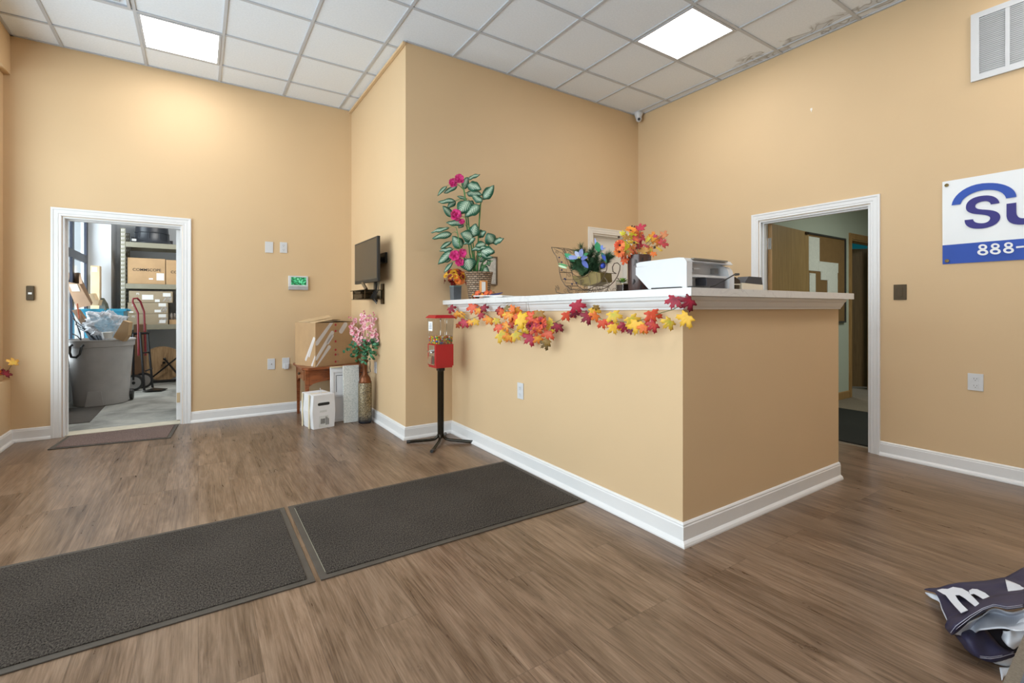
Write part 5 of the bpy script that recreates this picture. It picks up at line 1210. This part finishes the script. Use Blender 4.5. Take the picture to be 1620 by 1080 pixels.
# ------------------------------------------------------------------ autumn arrangement on the left window ledge
t = thing('ledge_arrangement', 'autumn leaf arrangement on the left window ledge', 'flower arrangement', (-1.45, 5.25, .546))
def ep(u, v, x=-1.42):
    c_, s_ = math.cos(YAW), math.sin(YAW); a = (u-CX)/F_PX; b = -(v-V0)/F_PX; d = Vector((s_+a*c_, c_-a*s_, b)); k = x/d.x; return Vector((x, d.y*k, CAMH+d.z*k))
m = MB(); m.box((-1.50, 5.10, .546), (-1.41, 5.40, .575), bev=.005); m.tube([(-1.44, 5.3, .57), tuple(ep(10, 590, -1.38)), tuple(ep(22, 572, -1.33))], .002, 5); obj('twig_base', m, DRYST, t)
for u, v, x, sz, c1, c2 in ((21, 572, -1.32, .085, 'e8c85a', 'dda040'), (7, 567, -1.42, .12, 'c89a4a', 'a06a24'), (9, 582, -1.40, .13, 'd83c50', 'a81c28'), (6, 596, -1.42, .11, 'c82c3a', 'a01c2c'), (1, 578, -1.44, .10, ORG, 'c0702a'), (11, 590, -1.36, .08, CRIM, DARK), (-8, 585, -1.42, .14, REDO, ORG), (-18, 592, -1.43, .14, YEL, ORG), (-25, 580, -1.42, .14, CRIM, REDO), (5, 572, -1.43, .07, '2a3f28', '6a8a3a')):
    leaf_maple('maple_leaf', ep(u, v, x), (.75, -.6, .35), random.uniform(-1, 1), sz*1.3, c1, c2, t, curl=.4)

# ------------------------------------------------------------------ storage room contents
# grey wheeled bin
bx_, by_ = -.995, 7.48
t = thing('wheeled_trash_bin', 'large grey wheeled plastic trash bin heaped with rubbish in the storage room', 'trash bin', (bx_, by_, 0))
n = 44
m = MB(); m.lathe([(.255, .004), (.262, .02), (.275, .25), (.29, .50), (.305, .695), (.322, .70), (.326, .765), (.335, .772), (.331, .785), (.313, .785), (.31, .70), (.29, .45), (.26, .03), (.001, .03)], (bx_, by_, 0), n); obj('bin_body', m, GREYC, t, True)
m = MB(); m.prism([(bx_-.12, by_-.262, .005), (bx_+.05, by_-.268, .005), (bx_+.03, by_-.275, .18), (bx_-.09, by_-.272, .18)], (0, .03, 0)); m.bevel(.006); obj('foot_recess', m, GREYC, t)
for s_ in (-1,):
    m = MB(); c0 = Vector((bx_, by_, 0)); aL = math.radians(238)
    def rp(a_, r_, z_): return c0+Vector((math.cos(a_)*r_, math.sin(a_)*r_, z_))
    m.tube([rp(aL-.20, .335, .735), rp(aL-.19, .36, .72), rp(aL-.17, .37, .65), rp(aL-.10, .375, .60), rp(aL+.05, .375, .595), rp(aL+.14, .37, .63), rp(aL+.17, .36, .71), rp(aL+.18, .335, .735)], .013, 8); obj('handle', m, BLK, t, True)
for xx in (.235, ):
    m = MB(); m.lathe([(.06, -.02), (.07, -.012), (.07, .012), (.06, .02)], (bx_+xx+.05, by_+.06, .072), 20, 'x'); obj('wheel', m, BLK, t, True)
# heap in the bin
DB = bx_*math.sin(YAW)+by_*math.cos(YAW)
def hp(x, y, o=0): return P(100+x/6.75, 400+y/6.75, DB+o)
m = MB(); rods = [((100, 700), (330, 930)), ((130, 760), (360, 935)), ((235, 730), (380, 930)), ((180, 810), (350, 935)), ((160, 800), (190, 930)), ((90, 860), (190, 930)), ((75, 620), (180, 870))]
for a, b in rods: m.tube([hp(*a, -.12), hp((a[0]+b[0])/2+8, (a[1]+b[1])/2-10, -.1), hp(*b, -.06)], .006, 6)
m.prism([hp(240, 720, -.02), hp(420, 880, -.02), hp(440, 940, -.02), hp(290, 940, -.02), hp(180, 760, -.02)], (0.01, .03, 0)); tag(obj('scrap_strips', m, plain('scrap_dark', (.04, .045, .055), .4, metal=.2, var=.3)), 'dark scrap rods and panels sticking out of the grey bin', 'scrap')
m = MB(); m.tube([hp(150, 540, -.1), hp(170, 700, -.1)], .008, 6); tag(obj('orange_stake', m, plain('orange_stake', (.45, .09, .03), .5)), 'thin orange marker stake poking up from the grey bin', 'stake')
m = MB(); m.prism([hp(90, 610, -.08), hp(150, 600, -.08), hp(235, 720, -.08), hp(190, 760, -.08)], (.02, .05, 0)); tag(obj('cardboard_scrap', m, CARDD), 'brown cardboard scrap leaning out of the bin, left of the bag', 'cardboard')
m = MB(); m.prism([hp(640, 720, -.14), hp(705, 740, -.14), hp(690, 880, -.14), hp(640, 945, -.14), hp(530, 900, -.14)], (.03, .04, 0)); m.prism([hp(530, 900, -.12), hp(560, 850, -.12), hp(600, 940, -.12)], (.03, .04, 0)); tag(obj('cardboard_scrap', m, CARD), 'folded brown cardboard on the right rim of the grey bin', 'cardboard')
# clear plastic bag
bm = bmesh.new(); bmesh.ops.create_icosphere(bm, subdivisions=5, radius=1); cc = hp(455, 765, -.02)
for v in bm.verts:
    d = v.co.normalized(); n1 = noise.noise(d*2.4+Vector((3, 1, 7))); n2 = abs(noise.noise(d*5+Vector((n1*2, 0, 0))))+.6*abs(noise.noise(d*11+Vector((n1*3, 1, 0)))); r = .98+.45*n1-.42*n2
    top = max(0, d.z)**3*max(0, -d.x*.5+.6)*.5
    v.co = cc+Vector((d.x*.225*r, d.y*.16*r, d.z*(.15*r)+top*.16-.01))
    v.co.x -= top*.08
o = tag(obj('plastic_bag', bm, BAGP), 'crumpled clear plastic bag on top of the grey bin', 'bag')
for f in o.data.polygons: f.use_smooth = True
m = MB(); c0 = hp(475, 885, -.2); m.lathe([(.04, 0), (.056, .07), (.058, .075), (.001, .075)], c0-Vector((0, 0, .03)), 20); tag(obj('paper_cup', m, PAPER, None, True), 'upturned white paper cup in the grey bin', 'cup')
# blue tote resting on a carton
t = thing('cardboard_box', 'brown carton on the storage floor under the blue tote', 'cardboard box', (-1.0, 8.5, 0))
m = MB(); m.box((-1.29, 8.32, 0), (-.80, 8.72, .70), bev=.003); obj('carton_body', m, CARDD, t)
m = MB(); m.box((-.90, 8.318, .45), (-.81, 8.32, .60)); obj('label_sticker', m, GLITTER, t)
t = thing('blue_tote', 'blue plastic storage tote behind the grey bin', 'storage tote', (-1.04, 8.2, .70))
m = MB(); x0, x1, y0, y1, zb_, zt_ = -1.315, -.865, 8.30, 8.74, .702, 1.15
a = [(x0+.04, y0+.03), (x1-.04, y0+.03), (x1-.04, y1-.03), (x0+.04, y1-.03)]; b = [(x0+.005, y0+.005), (x1-.005, y0+.005), (x1-.005, y1-.005), (x0+.005, y1-.005)]
va = [m.bm.verts.new((*p, zb_)) for p in a]; vb = [m.bm.verts.new((*p, zt_-.03)) for p in b]; m.bm.faces.new(va[::-1])
for i in range(4): m.bm.faces.new((va[i], va[(i+1)%4], vb[(i+1)%4], vb[i]))
o = obj('tub', m, BLUET, t); sm = o.modifiers.new('thick', 'SOLIDIFY'); sm.thickness = .004
m = MB()
for q in (((x0-.01, y0-.01), (x1+.02, y0+.012)), ((x0-.01, y1-.012), (x1+.02, y1+.01)), ((x0-.01, y0+.012), (x0+.012, y1-.012)), ((x1-.005, y0+.012), (x1+.02, y1-.012))): m.box((q[0][0], q[0][1], zt_-.035), (q[1][0], q[1][1], zt_), bev=.003)
m.box((x1+.02, 8.42, zt_-.03), (x1+.05, 8.58, zt_-.01), bev=.004); obj('rim', m, BLUET, t)
# leaning long open box and upright box
t = thing('open_long_box', 'long dark brown open box leaning by the storage window', 'cardboard box', (-1.1, 7.9, 1.13))
DL = 6.05
def bp(x, y, o=0): return P(100+x/6.75, 400+y/6.75, DL+o)
w_ = Vector((.55, .83, .0))*.12; m = MB()
A = [bp(22, 305), bp(170, 330), bp(300, 560), bp(145, 590)]
th = Vector((math.sin(YAW), math.cos(YAW), 0))*.006
m.prism(A, th); B = [bp(40, 212, .14), bp(165, 210, .14), bp(310, 530, .14), bp(160, 580, .14)]; m.prism(B, th)
m.prism([A[1], B[1], B[2], A[2]], (.004, 0, .0)); m.prism([A[0], B[0], B[3], A[3]], (.004, 0, 0)); obj('box_walls', m, CARDD, t)
m = MB(); m.prism([bp(170, 330), bp(165, 210, .14), bp(183, 215, .10), bp(205, 330, -.02)], (.003, 0, 0)); m.prism([bp(22, 305), bp(55, 300, .02), bp(75, 225, .12), bp(40, 212, .14)], (.003, 0, 0)); obj('flap', m, CARDD, t)
m = MB(); m.prism([bp(62, 332, -.004), bp(150, 332, -.004), bp(182, 410, -.004), bp(95, 410, -.004)], (0, -.001, 0)); obj('label_sticker', m, plain('faded_label', (.30, .26, .21), .7), t)
t = thing('upright_carton', 'tall narrow pale carton standing against the storage wall', 'cardboard box', (-1.2, 8.65, 0))
m = MB(); m.box((-1.30, 8.84, 0), (-1.20, 9.0, 1.77), bev=.003); obj('carton_body', m, CARDL, t)
m = MB(); m.box((-1.285, 8.838, 1.68), (-1.225, 8.84, 1.75)); obj('label_sticker', m, BEIGE, t)
m = MB(); pcs = [bp(265, 440, .25), bp(315, 430, .25), bp(345, 500, .25), bp(385, 500, .25), bp(370, 560, .25), bp(300, 560, .25)]; m.prism(pcs, (.03, .05, 0)); tag(obj('torn_carton', m, CARDL), 'torn pale carton piece beside the blue tote', 'cardboard')
m = MB(); m.prism([bp(385, 560, .35), bp(400, 480, .35), bp(440, 540, .35), bp(458, 610, .35), bp(380, 620, .35)], (.03, .05, 0)); tag(obj('green_sack', m, plain('olive_bag', (.07, .075, .05), .5, var=.4)), 'dark green bag tip standing behind the clear plastic bag', 'bag')
m = MB(); m.box((-1.32, 7.95, .0), (-1.27, 8.2, .55)); tag(obj('cardboard_box', m, CARDD), 'flattened brown box standing left of the grey bin', 'cardboard box')
# metal rack
t = thing('storage_rack', 'olive-grey metal storage rack along the back wall', 'shelving rack', (.3, 9.3, 0))
rx0, rx1, ry0, ry1 = -.985, 1.45, 9.0, 9.60
for xx in (rx0, rx1):
    for yy in (ry0, ry1-.04):
        m = MB(); m.box((xx, yy, 0), (xx+.062, yy+.004, 2.36)); m.box((xx, yy, 0), (xx+.004, yy+.04, 2.36)); p_ = obj('post', m, RACKM, t)
        m = MB(); k = 0
        while .08+k*.062 < 2.33:
            z = .08+k*.062
            for s_ in (0, 1): m.prism([(xx+.012+.026*s_, yy-.001, z+.034), (xx+.026+.022*s_, yy-.001, z+.034), (xx+.024+.018*s_, yy-.001, z), (xx+.016+.024*s_, yy-.001, z)], (0, .002, 0))
            k += 1
        if yy == ry0 or xx == rx0: obj('slots', m, PAPER, p_)
for z in (.83, 1.455, 2.085):
    m = MB(); m.box((rx0+.065, ry0-.003, z), (rx1, ry0+.03, z+.075)); m.box((rx0+.065, ry1-.03, z), (rx1, ry1, z+.075)); obj('beam', m, RACKM, t)
    m = MB(); m.box((rx0+.02, ry0+.03, z+.055), (rx1, ry1-.03, z+.073)); obj('deck', m, RACKM, t)
m = MB()
for xx in (rx0, rx1):
    for z in (.3, 1.2, 2.0): m.box((xx+.01, ry0+.04, z), (xx+.03, ry1-.04, z+.03))
obj('side_braces', m, RACKM, t)
# tubs on top
def tub(cx2, cy2, z, s, label):
    t = thing('upturned_tub', label, 'tub', (cx2, cy2, z), 'black tubs on the top shelf')
    m = MB(); m.lathe([(.285*s, .06*s), (.262*s, .12*s), (.255*s, .22*s), (.24*s, .46*s), (.22*s, .48*s), (.001, .48*s)], (cx2, cy2, z), 32); obj('tub_body', m, BINBK, t, True)
    m = MB(); m.lathe([(.30*s, 0), (.305*s, .03*s), (.285*s, .06*s)], (cx2, cy2, z), 32); obj('rim', m, BINBK, t, True)
    m = MB()
    for k in range(10):
        a_ = 2*PI*k/10+.2; c0 = Vector((cx2+.268*s*math.cos(a_), cy2+.268*s*math.sin(a_), z)); m.tube([c0+Vector((0, 0, .05*s)), c0+Vector((-.01*math.cos(a_), -.01*math.sin(a_), .22*s))], .008*s, 6)
    m.tube([(cx2+.262*s*math.cos(2*PI*k/24), cy2+.262*s*math.sin(2*PI*k/24), z+.215*s) for k in range(25)], .007*s, 6); obj('ribs', m, BINBK, t, True)
    for a_ in (3.6, .4):
        m = MB(); c0 = Vector((cx2+.31*s*math.cos(a_), cy2+.31*s*math.sin(a_), z+.03*s)); m.box(c0-Vector((.03*s, .03*s, .02*s)), c0+Vector((.03*s, .03*s, .09*s)), bev=.006); obj('grip', m, BINBK, t)
tub(-.62, 9.32, 2.16, .85, 'large black upturned tub on the top rack shelf')
tub(-.10, 9.30, 2.16, .52, 'smaller black upturned tub at the right end of the top shelf')
m = MB(); m.box((-.855, 9.075, 2.185), (-.80, 9.08, 2.22)); 
o = obj('label_sticker', m, PAPER, bpy.data.objects['upturned_tub'])
# cartons with lettering
INK = plain('black_ink', (.02, .02, .02), .7)
def carton(x0, x1, y0, y1, z0, z1, label, mat, word=None, wx=.1, wz=.5, size=.05, grp='cartons on the rack', lab=None, stripes=False):
    t = thing('cardboard_box', label, 'cardboard box', ((x0+x1)/2, (y0+y1)/2, z0), grp)
    m = MB(); m.box((x0, y0, z0), (x1, y1, z1), bev=.003); obj('carton_body', m, mat, t)
    if word: text('printed_word', word, size, INK if mat == CARD else PAPER, t, (x0+wx, y0-.0012, z0+wz*(z1-z0)), (1, 0, 0), (0, 0, 1), bold=.0004)
    for (a, b, c, d) in (lab or []): m = MB(); m.box((x0+a, y0-.0015, z0+b), (x0+c, y0, z0+d)); obj('label_sticker', m, PAPER, t)
    if stripes:
        m = MB()
        for k in range(3):
            xx = x1-.13+k*.04; m.prism([(xx, y0-.0012, z0+.02), (xx+.018, y0-.0012, z0+.02), (min(xx+.075, x1-.004), y0-.0012, z0+.10), (min(xx+.05, x1-.02), y0-.0012, z0+.10)], (0, .001, 0))
        obj('printed_stripes', m, GLITTER, t)
    return t
carton(-.90, -.435, 9.02, 9.5, 1.53, 1.925, 'brown carton with black lettering on the middle shelf, beside the rack post', CARD, 'COMMSCOPE', .06, .50, .058, lab=[(.355, .06, .45, .17), (.26, .07, .31, .09)])
carton(-.425, .04, 9.02, 9.5, 1.53, 1.915, 'brown carton with black lettering on the middle shelf, further right', CARD, 'COMMSCOPE', .06, .46, .058, lab=[(.355, .06, .45, .17)])
carton(-.885, -.34, 9.02, 9.5, 1.244, 1.42, 'flat grey-brown carton, topmost of the stack of three', CARDG, 'FS', .09, .68, .04, lab=[(.16, .045, .30, .12), (.42, .095, .52, .15), (.32, .01, .38, .05)], stripes=True)
carton(-.90, -.40, 9.02, 9.5, 1.074, 1.240, 'flat grey-brown carton, middle of the stack of three', CARDG, 'FS', .05, .68, .04, lab=[(.38, .11, .475, .16), (.33, .02, .41, .06), (.02, .015, .07, .035)], stripes=True)
carton(-.90, -.40, 9.02, 9.5, .904, 1.070, 'flat grey-brown carton, lowest of the stack of three', CARDG, 'FS', .05, .68, .04, lab=[(.38, .11, .475, .16), (.39, .02, .47, .07)], stripes=True)
carton(-.385, -.285, 9.04, 9.3, .904, .975, 'small brown carton under crumpled foil bags at the shelf end', CARD)
carton(-.27, .05, 9.04, 9.4, .904, 1.25, 'tan carton at the right end of the lower shelf', CARDL)
for k in range(3):
    bm = bmesh.new(); bmesh.ops.create_icosphere(bm, subdivisions=2, radius=1)
    for v in bm.verts: d = v.co.normalized(); v.co = Vector((-.358+.04*k, 9.10+.03*k, 1.028))+Vector((d.x*.018, d.y*.05, d.z*.052))*(1+.5*noise.noise(d*3+Vector((k, 0, 0))))
    tag(obj('foil_bag', bm, GLITTER), ['left end', 'middle', 'right end'][k].join(['crumpled silver foil bag on the small carton, ', ' of the row']), 'bag', 'foil bags on the small carton')
# hand truck
hx, hy = -.62, 8.22
t = thing('hand_truck', 'black hand truck with a red handle beside the grey bin', 'hand truck', (hx, hy, 0))
DH = hx*math.sin(YAW)+hy*math.cos(YAW)
def tp(x, y, o=0): return P(100+x/4.91, 440+y/4.91, DH+o)
m = MB(); m.tube([tp(585, 600, .02), tp(580, 270, .02), tp(540, 185, .0), tp(542, 158, 0), tp(575, 155, .06), tp(600, 180, .10), tp(628, 260, .14), tp(640, 600, .14)], .013, 10); obj('handle', m, REDP, t, True)
m = MB()
for a, b, o1, o2 in (((545, 430), (545, 790), .0, -.02), ((598, 420), (630, 870), -.02, -.12), ((655, 420), (695, 850), .10, .0), ((515, 440), (545, 480), 0, 0)): m.tube([tp(*a, o1), tp(*b, o2)], .014, 8)
m.tube([tp(518, 432, 0), tp(668, 425, .10)], .017, 8); m.tube([tp(608, 580, -.04), tp(668, 575, .06)], .010, 8); m.tube([tp(640, 720, -.08), tp(690, 700, .03)], .010, 8); obj('frame', m, BLKM, t, True)
m = MB(); pl_ = [tp(615, 880, -.14), tp(760, 868, -.06), tp(812, 840, .10), tp(700, 848, .14)]; pz = .012
m.prism([(p.x, p.y, pz) for p in pl_], (0, 0, .008)); obj('toe_plate', m, BLKM, t)
for k, (x, y, o) in enumerate(((548, 838, .0), (625, 815, .22))):
    c0 = tp(x, y, o); c0.z = .115; m = MB(); m.lathe([(.08, -.022), (.112, -.018), (.115, 0), (.112, .018), (.08, .022)], c0, 28, 'y'); w2 = obj('wheel', m, BLK, t, True)
    m = MB(); m.lathe([(.083, -.026), (.083, .026)], c0, 28, 'y'); obj('hub', m, plain('grey_hub', (.22, .21, .20), .5), w2, True)
    m = MB(); m.lathe([(.02, -.03), (.02, .03)], c0, 14, 'y'); obj('axle_cap', m, BLKM, w2, True)
# cable reel with stand
rxc, ryc, rr = -.45, 9.0, .262
t = thing('cable_reel', 'round plywood cable reel on the floor under the rack', 'cable reel', (rxc, ryc, 0))
for yy in (0, .16):
    m = MB(); m.lathe([(rr, 0), (rr, .014)], (rxc-.25*yy, ryc+yy, rr+.03), 44, 'y'); obj('flange', m, REELW, t)
m = MB(); m.lathe([(.17, .014), (.17, .16)], (rxc, ryc, rr+.03), 30, 'y'); obj('cable_core', m, BLK, t, True)
m = MB(); m.lathe([(.02, -.02), (.02, 0)], (rxc, ryc, rr+.05), 12, 'y'); m.sphere((rxc-.03, ryc-.012, rr+.01), .007, 6); m.sphere((rxc+.05, ryc-.012, rr+.08), .007, 6); obj('hub_bolts', m, BLKM, t, True)
t = thing('reel_stand', 'black metal bars of a reel stand in front of the plywood reel', 'reel stand', (-.36, 8.93, 0))
m = MB(); m.tube([(rxc-.14, 8.955, .10), (rxc+.32, 8.90, .52)], .012, 8); m.tube([(rxc+.01, 8.955, .37), (rxc+.23, 8.93, .05)], .014, 8); m.tube([(rxc-.30, 8.96, .03), (rxc+.4, 8.93, .03)], .02, 8); m.sphere((rxc+.01, 8.94, .37), .022, 10); obj('bars', m, BLKM, t, True)
m = MB(); m.lathe([(.11, 0), (.11, .52), (.10, .52), (.10, .5)], (-.13, 9.42, .0), 28); tag(obj('cardboard_tube', m, CARDL, None, True), 'pale round cardboard drum behind the cable reel', 'drum')
m = MB(); m.box((-.79, 8.62, 0), (-.66, 8.9, .92), bev=.003); tag(obj('cardboard_box', m, CARDD), 'tall dark brown carton standing behind the hand truck', 'cardboard box')

# ------------------------------------------------------------------ crumpled fabric banner on the floor, right foreground
t = thing('crumpled_banner', 'crumpled navy and white fabric banner on the floor', 'fabric banner', (2.5, .45, 0))
def fpz(x, y, z):  # crop 1420,860 x4.91, on height z
    u, v = 1420+x/4.91, 860+y/4.91; c_, s_ = math.cos(YAW), math.sin(YAW); a = (u-CX)/F_PX; b = -(v-V0)/F_PX; d = Vector((s_+a*c_, c_-a*s_, b)); k = (z-CAMH)/b; return Vector((d.x*k, d.y*k, z))
def cloth(name, rows, mat, nu=14, nv=6, wr=.006, lab=None, thick=.003, seed=0):
    """loft smooth surface through rows of (x,y,z) spots"""
    def samp(row, t_):
        n = len(row)-1; f = t_*n; i = min(int(f), n-1); g = f-i
        p0, p1, p2, p3 = row[max(i-1, 0)], row[i], row[i+1], row[min(i+2, n)]
        return tuple(.5*((2*p1[k])+(-p0[k]+p2[k])*g+(2*p0[k]-5*p1[k]+4*p2[k]-p3[k])*g*g+(-p0[k]+3*p1[k]-3*p2[k]+p3[k])*g**3) for k in range(3))
    rw = [[tuple(fpz(*q)) for q in r] for r in rows]
    m = MB(); g = []
    for i in range(nu+1):
        col = [samp(r, i/nu) for r in rw]; line = []
        for j in range(nv+1):
            p = Vector(samp(col, j/nv)); d = wr*(noise.noise(p*14+Vector((seed, 0, 0)))+.55*(.35-abs(noise.noise(Vector((p.x*26+p.y*9, p.y*12, 3)))))); line.append(m.bm.verts.new(p+Vector((0, 0, d))))
        g.append(line)
    for i in range(nu):
        for j in range(nv): m.bm.faces.new((g[i][j], g[i+1][j], g[i+1][j+1], g[i][j+1]))
    o = obj(name, m, mat, t, True, 3); sm = o.modifiers.new('thick', 'SOLIDIFY'); sm.thickness = thick; sm.offset = -1
    if lab: o['label'] = lab
    return o
cloth('printed_panel', [[(205, 358, .02), (400, 320, .05), (600, 290, .08), (830, 262, .11), (1000, 230, .12), (1200, 200, .12)], [(300, 400, .045), (440, 400, .075), (640, 380, .11), (840, 345, .14), (1000, 320, .15), (1200, 300, .15)], [(385, 595, .05), (440, 560, .09), (620, 470, .14), (830, 400, .17), (980, 380, .18), (1200, 360, .18)]], NAVY, 36, 16, .008, 'navy printed panel')
cloth('white_lining', [[(215, 375, .018), (260, 385, .02), (320, 405, .022), (380, 440, .03), (412, 540, .035), (400, 585, .03)], [(225, 388, .006), (270, 425, .006), (330, 455, .006), (345, 510, .006), (385, 590, .008), (392, 596, .01)]], WFAB, 14, 3, .002, 'white lining corner')
cloth('rolled_hem', [[(395, 560, .055), (500, 510, .095), (640, 440, .14), (760, 405, .165), (900, 385, .18), (985, 375, .18)], [(380, 600, .09), (520, 545, .135), (680, 470, .175), (800, 440, .195), (900, 430, .20), (985, 425, .20)], [(368, 650, .05), (430, 640, .12), (560, 560, .165), (740, 480, .205), (860, 500, .205), (985, 478, .205)], [(410, 705, .03), (445, 700, .09), (570, 600, .13), (740, 492, .17), (860, 512, .18), (985, 490, .18)]], NAVY, 24, 9, .003, 'navy stitched hem')
cloth('inner_lining', [[(430, 700, .08), (570, 605, .13), (740, 495, .165), (860, 515, .17), (985, 490, .17), (1150, 470, .17)], [(490, 720, .07), (560, 650, .09), (700, 560, .11), (850, 570, .12), (985, 560, .14), (1150, 560, .15)], [(500, 695, .05), (605, 700, .08), (660, 672, .12), (830, 668, .14), (930, 690, .16), (1150, 640, .18)]], WFAB, 30, 16, .014, 'white inner lining')
cloth('fold_front', [[(820, 690, .12), (880, 672, .135), (935, 600, .15), (1000, 540, .165), (1100, 520, .17)], [(812, 715, .10), (862, 735, .115), (930, 690, .13), (1000, 650, .145), (1100, 640, .15)], [(808, 735, .085), (850, 785, .095), (925, 760, .11), (1000, 720, .125), (1100, 700, .13)], [(850, 775, .07), (905, 832, .075), (945, 800, .09), (1010, 760, .105), (1100, 740, .11)]], WFAB, 22, 14, .016, 'white fold')
cloth('lower_fold', [[(450, 700, .05), (510, 705, .08), (590, 635, .08), (720, 715, .06), (800, 790, .05), (905, 830, .05)], [(480, 740, .045), (560, 760, .08), (680, 740, .07), (780, 800, .06), (850, 830, .055), (905, 845, .05)], [(520, 800, .02), (600, 850, .045), (700, 880, .045), (800, 880, .045), (870, 865, .045), (905, 850, .045)], [(520, 805, .004), (600, 865, .006), (720, 905, .006), (800, 900, .006), (870, 880, .006), (905, 870, .006)]], NAVY, 34, 16, .014, 'navy lower fold')
cloth('fold_shade_sheet', [[(470, 640, .07), (600, 640, .08), (760, 640, .08), (960, 680, .08)], [(480, 720, .03), (640, 780, .03), (800, 830, .03), (930, 850, .03)]], plain('shadowed_navy', (.01, .01, .02), .8), 8, 3, .001)  # dark sheet standing in for the shade between the folds
cloth('white_underlayer', [[(690, 885, .02), (760, 900, .022), (850, 880, .03), (930, 850, .03)], [(760, 925, .004), (820, 945, .004), (862, 952, .004), (930, 930, .004)]], WFAB, 8, 3, .002)
cloth('white_tail', [[(790, 962, .012), (860, 962, .012), (960, 950, .012)], [(808, 1060, .003), (840, 1020, .003), (960, 1000, .003)]], WFAB, 5, 3, .001)
cloth('back_panel', [[(830, 262, .11), (900, 225, .12), (985, 180, .13), (1150, 120, .13)], [(860, 385, .12), (930, 350, .13), (985, 340, .14), (1150, 330, .14)]], NAVY, 10, 5, .003)
cloth('sky_lining', [[(835, 275, .135), (900, 300, .145), (985, 335, .155)], [(862, 388, .16), (920, 365, .165), (985, 345, .165)]], WFAB, 8, 4, .001)
# letter m strokes laid on the printed panel
def stroke(pts_o, pts_i, h):
    m = MB(); n = len(pts_o)
    va = [m.bm.verts.new(fpz(*p, h(*p))) for p in pts_o]; vb = [m.bm.verts.new(fpz(*p, h(*p))) for p in pts_i]
    for i in range(n-1): m.bm.faces.new((va[i], va[i+1], vb[i+1], vb[i]))
    o = obj('printed_letter', m, WFAB, t); sm = o.modifiers.new('thick', 'SOLIDIFY'); sm.thickness = .0015
def hh(x, y): return .058+.065*max(0, min(1, (x-300)/450))+.050*max(0, min(1, (y-330)/200))+.010
stroke([(305, 358), (345, 348), (390, 350), (430, 334), (500, 345), (555, 375)], [(350, 385), (385, 400), (420, 400), (450, 395), (480, 395), (520, 420)], hh)
stroke([(345, 350), (372, 395), (410, 445), (450, 490), (492, 535)], [(400, 350), (440, 385), (470, 435), (505, 475), (545, 512)], hh)
stroke([(500, 345), (545, 375), (585, 410), (638, 466)], [(470, 385), (510, 410), (545, 440), (600, 483)], hh)
stroke([(555, 362), (580, 348), (620, 352), (680, 380), (740, 430)], [(560, 392), (590, 385), (620, 400), (660, 425), (700, 443)], hh)
for off in (0, 1):
    rows = [(412+18*off, 690-2*off), (450+20*off, 640+10*off), (560+10*off, 560+12*off), (660, 500+12*off), (745, 470+12*off), (850, 490+12*off), (970, 474+12*off)]
    m = MB(); hz = [.095, .135, .175, .20, .217, .216, .215]; m.tube([fpz(*p, z-.006*off) for p, z in zip(rows, hz)], .0007, 5); obj('stitching', m, THREAD, t)
    m = MB(); m.tube([fpz(*p, .052) for p in ((640, 872+12*off), (720, 880+12*off), (800, 868+12*off), (900, 838+12*off))], .0007, 5); obj('stitching', m, THREAD, t)

# ------------------------------------------------------------------ desk edge beside the camera
t = thing('desk', 'grey-brown desk whose edge shows at the bottom right corner', 'desk', (1.3, -.35, 0))
m = MB()
def dz(u, v, z=.74):
    c_, s_ = math.cos(YAW), math.sin(YAW); a = (u-CX)/F_PX; b = -(v-V0)/F_PX; d = Vector((s_+a*c_, c_-a*s_, b)); k = (z-CAMH)/b; return Vector((d.x*k, d.y*k, z))
a, b = dz(1620, 1003), dz(1586, 1080); d_ = (a-b).normalized(); nn = Vector((d_.y, -d_.x, 0))
p0, p1 = b-d_*.10, b+d_*1.3
m.prism([p0, p1, p1+nn*.65, p0+nn*.65], (0, 0, -.03)); m.bevel(.004, 3); obj('desk_top', m, DESKM, t)
for q in (p0+d_*.05+nn*.05, p1-d_*.05+nn*.05, p0+d_*.05+nn*.6, p1-d_*.05+nn*.6):
    m = MB(); m.box((q.x-.02, q.y-.02, 0), (q.x+.02, q.y+.02, .71)); obj('leg', m, BLKM, t)
c1 = dz(1621, 1058); m = MB(); q0 = c1-d_*.12+nn*.002; m.prism([q0, q0+d_*.34, q0+d_*.34+nn*.24, q0+nn*.24], (0, 0, .006)); tag(obj('folder', m, plain('slate_blue_cover', (.06, .075, .10), .5)), 'slate blue folder lying on the desk at the bottom right', 'folder')
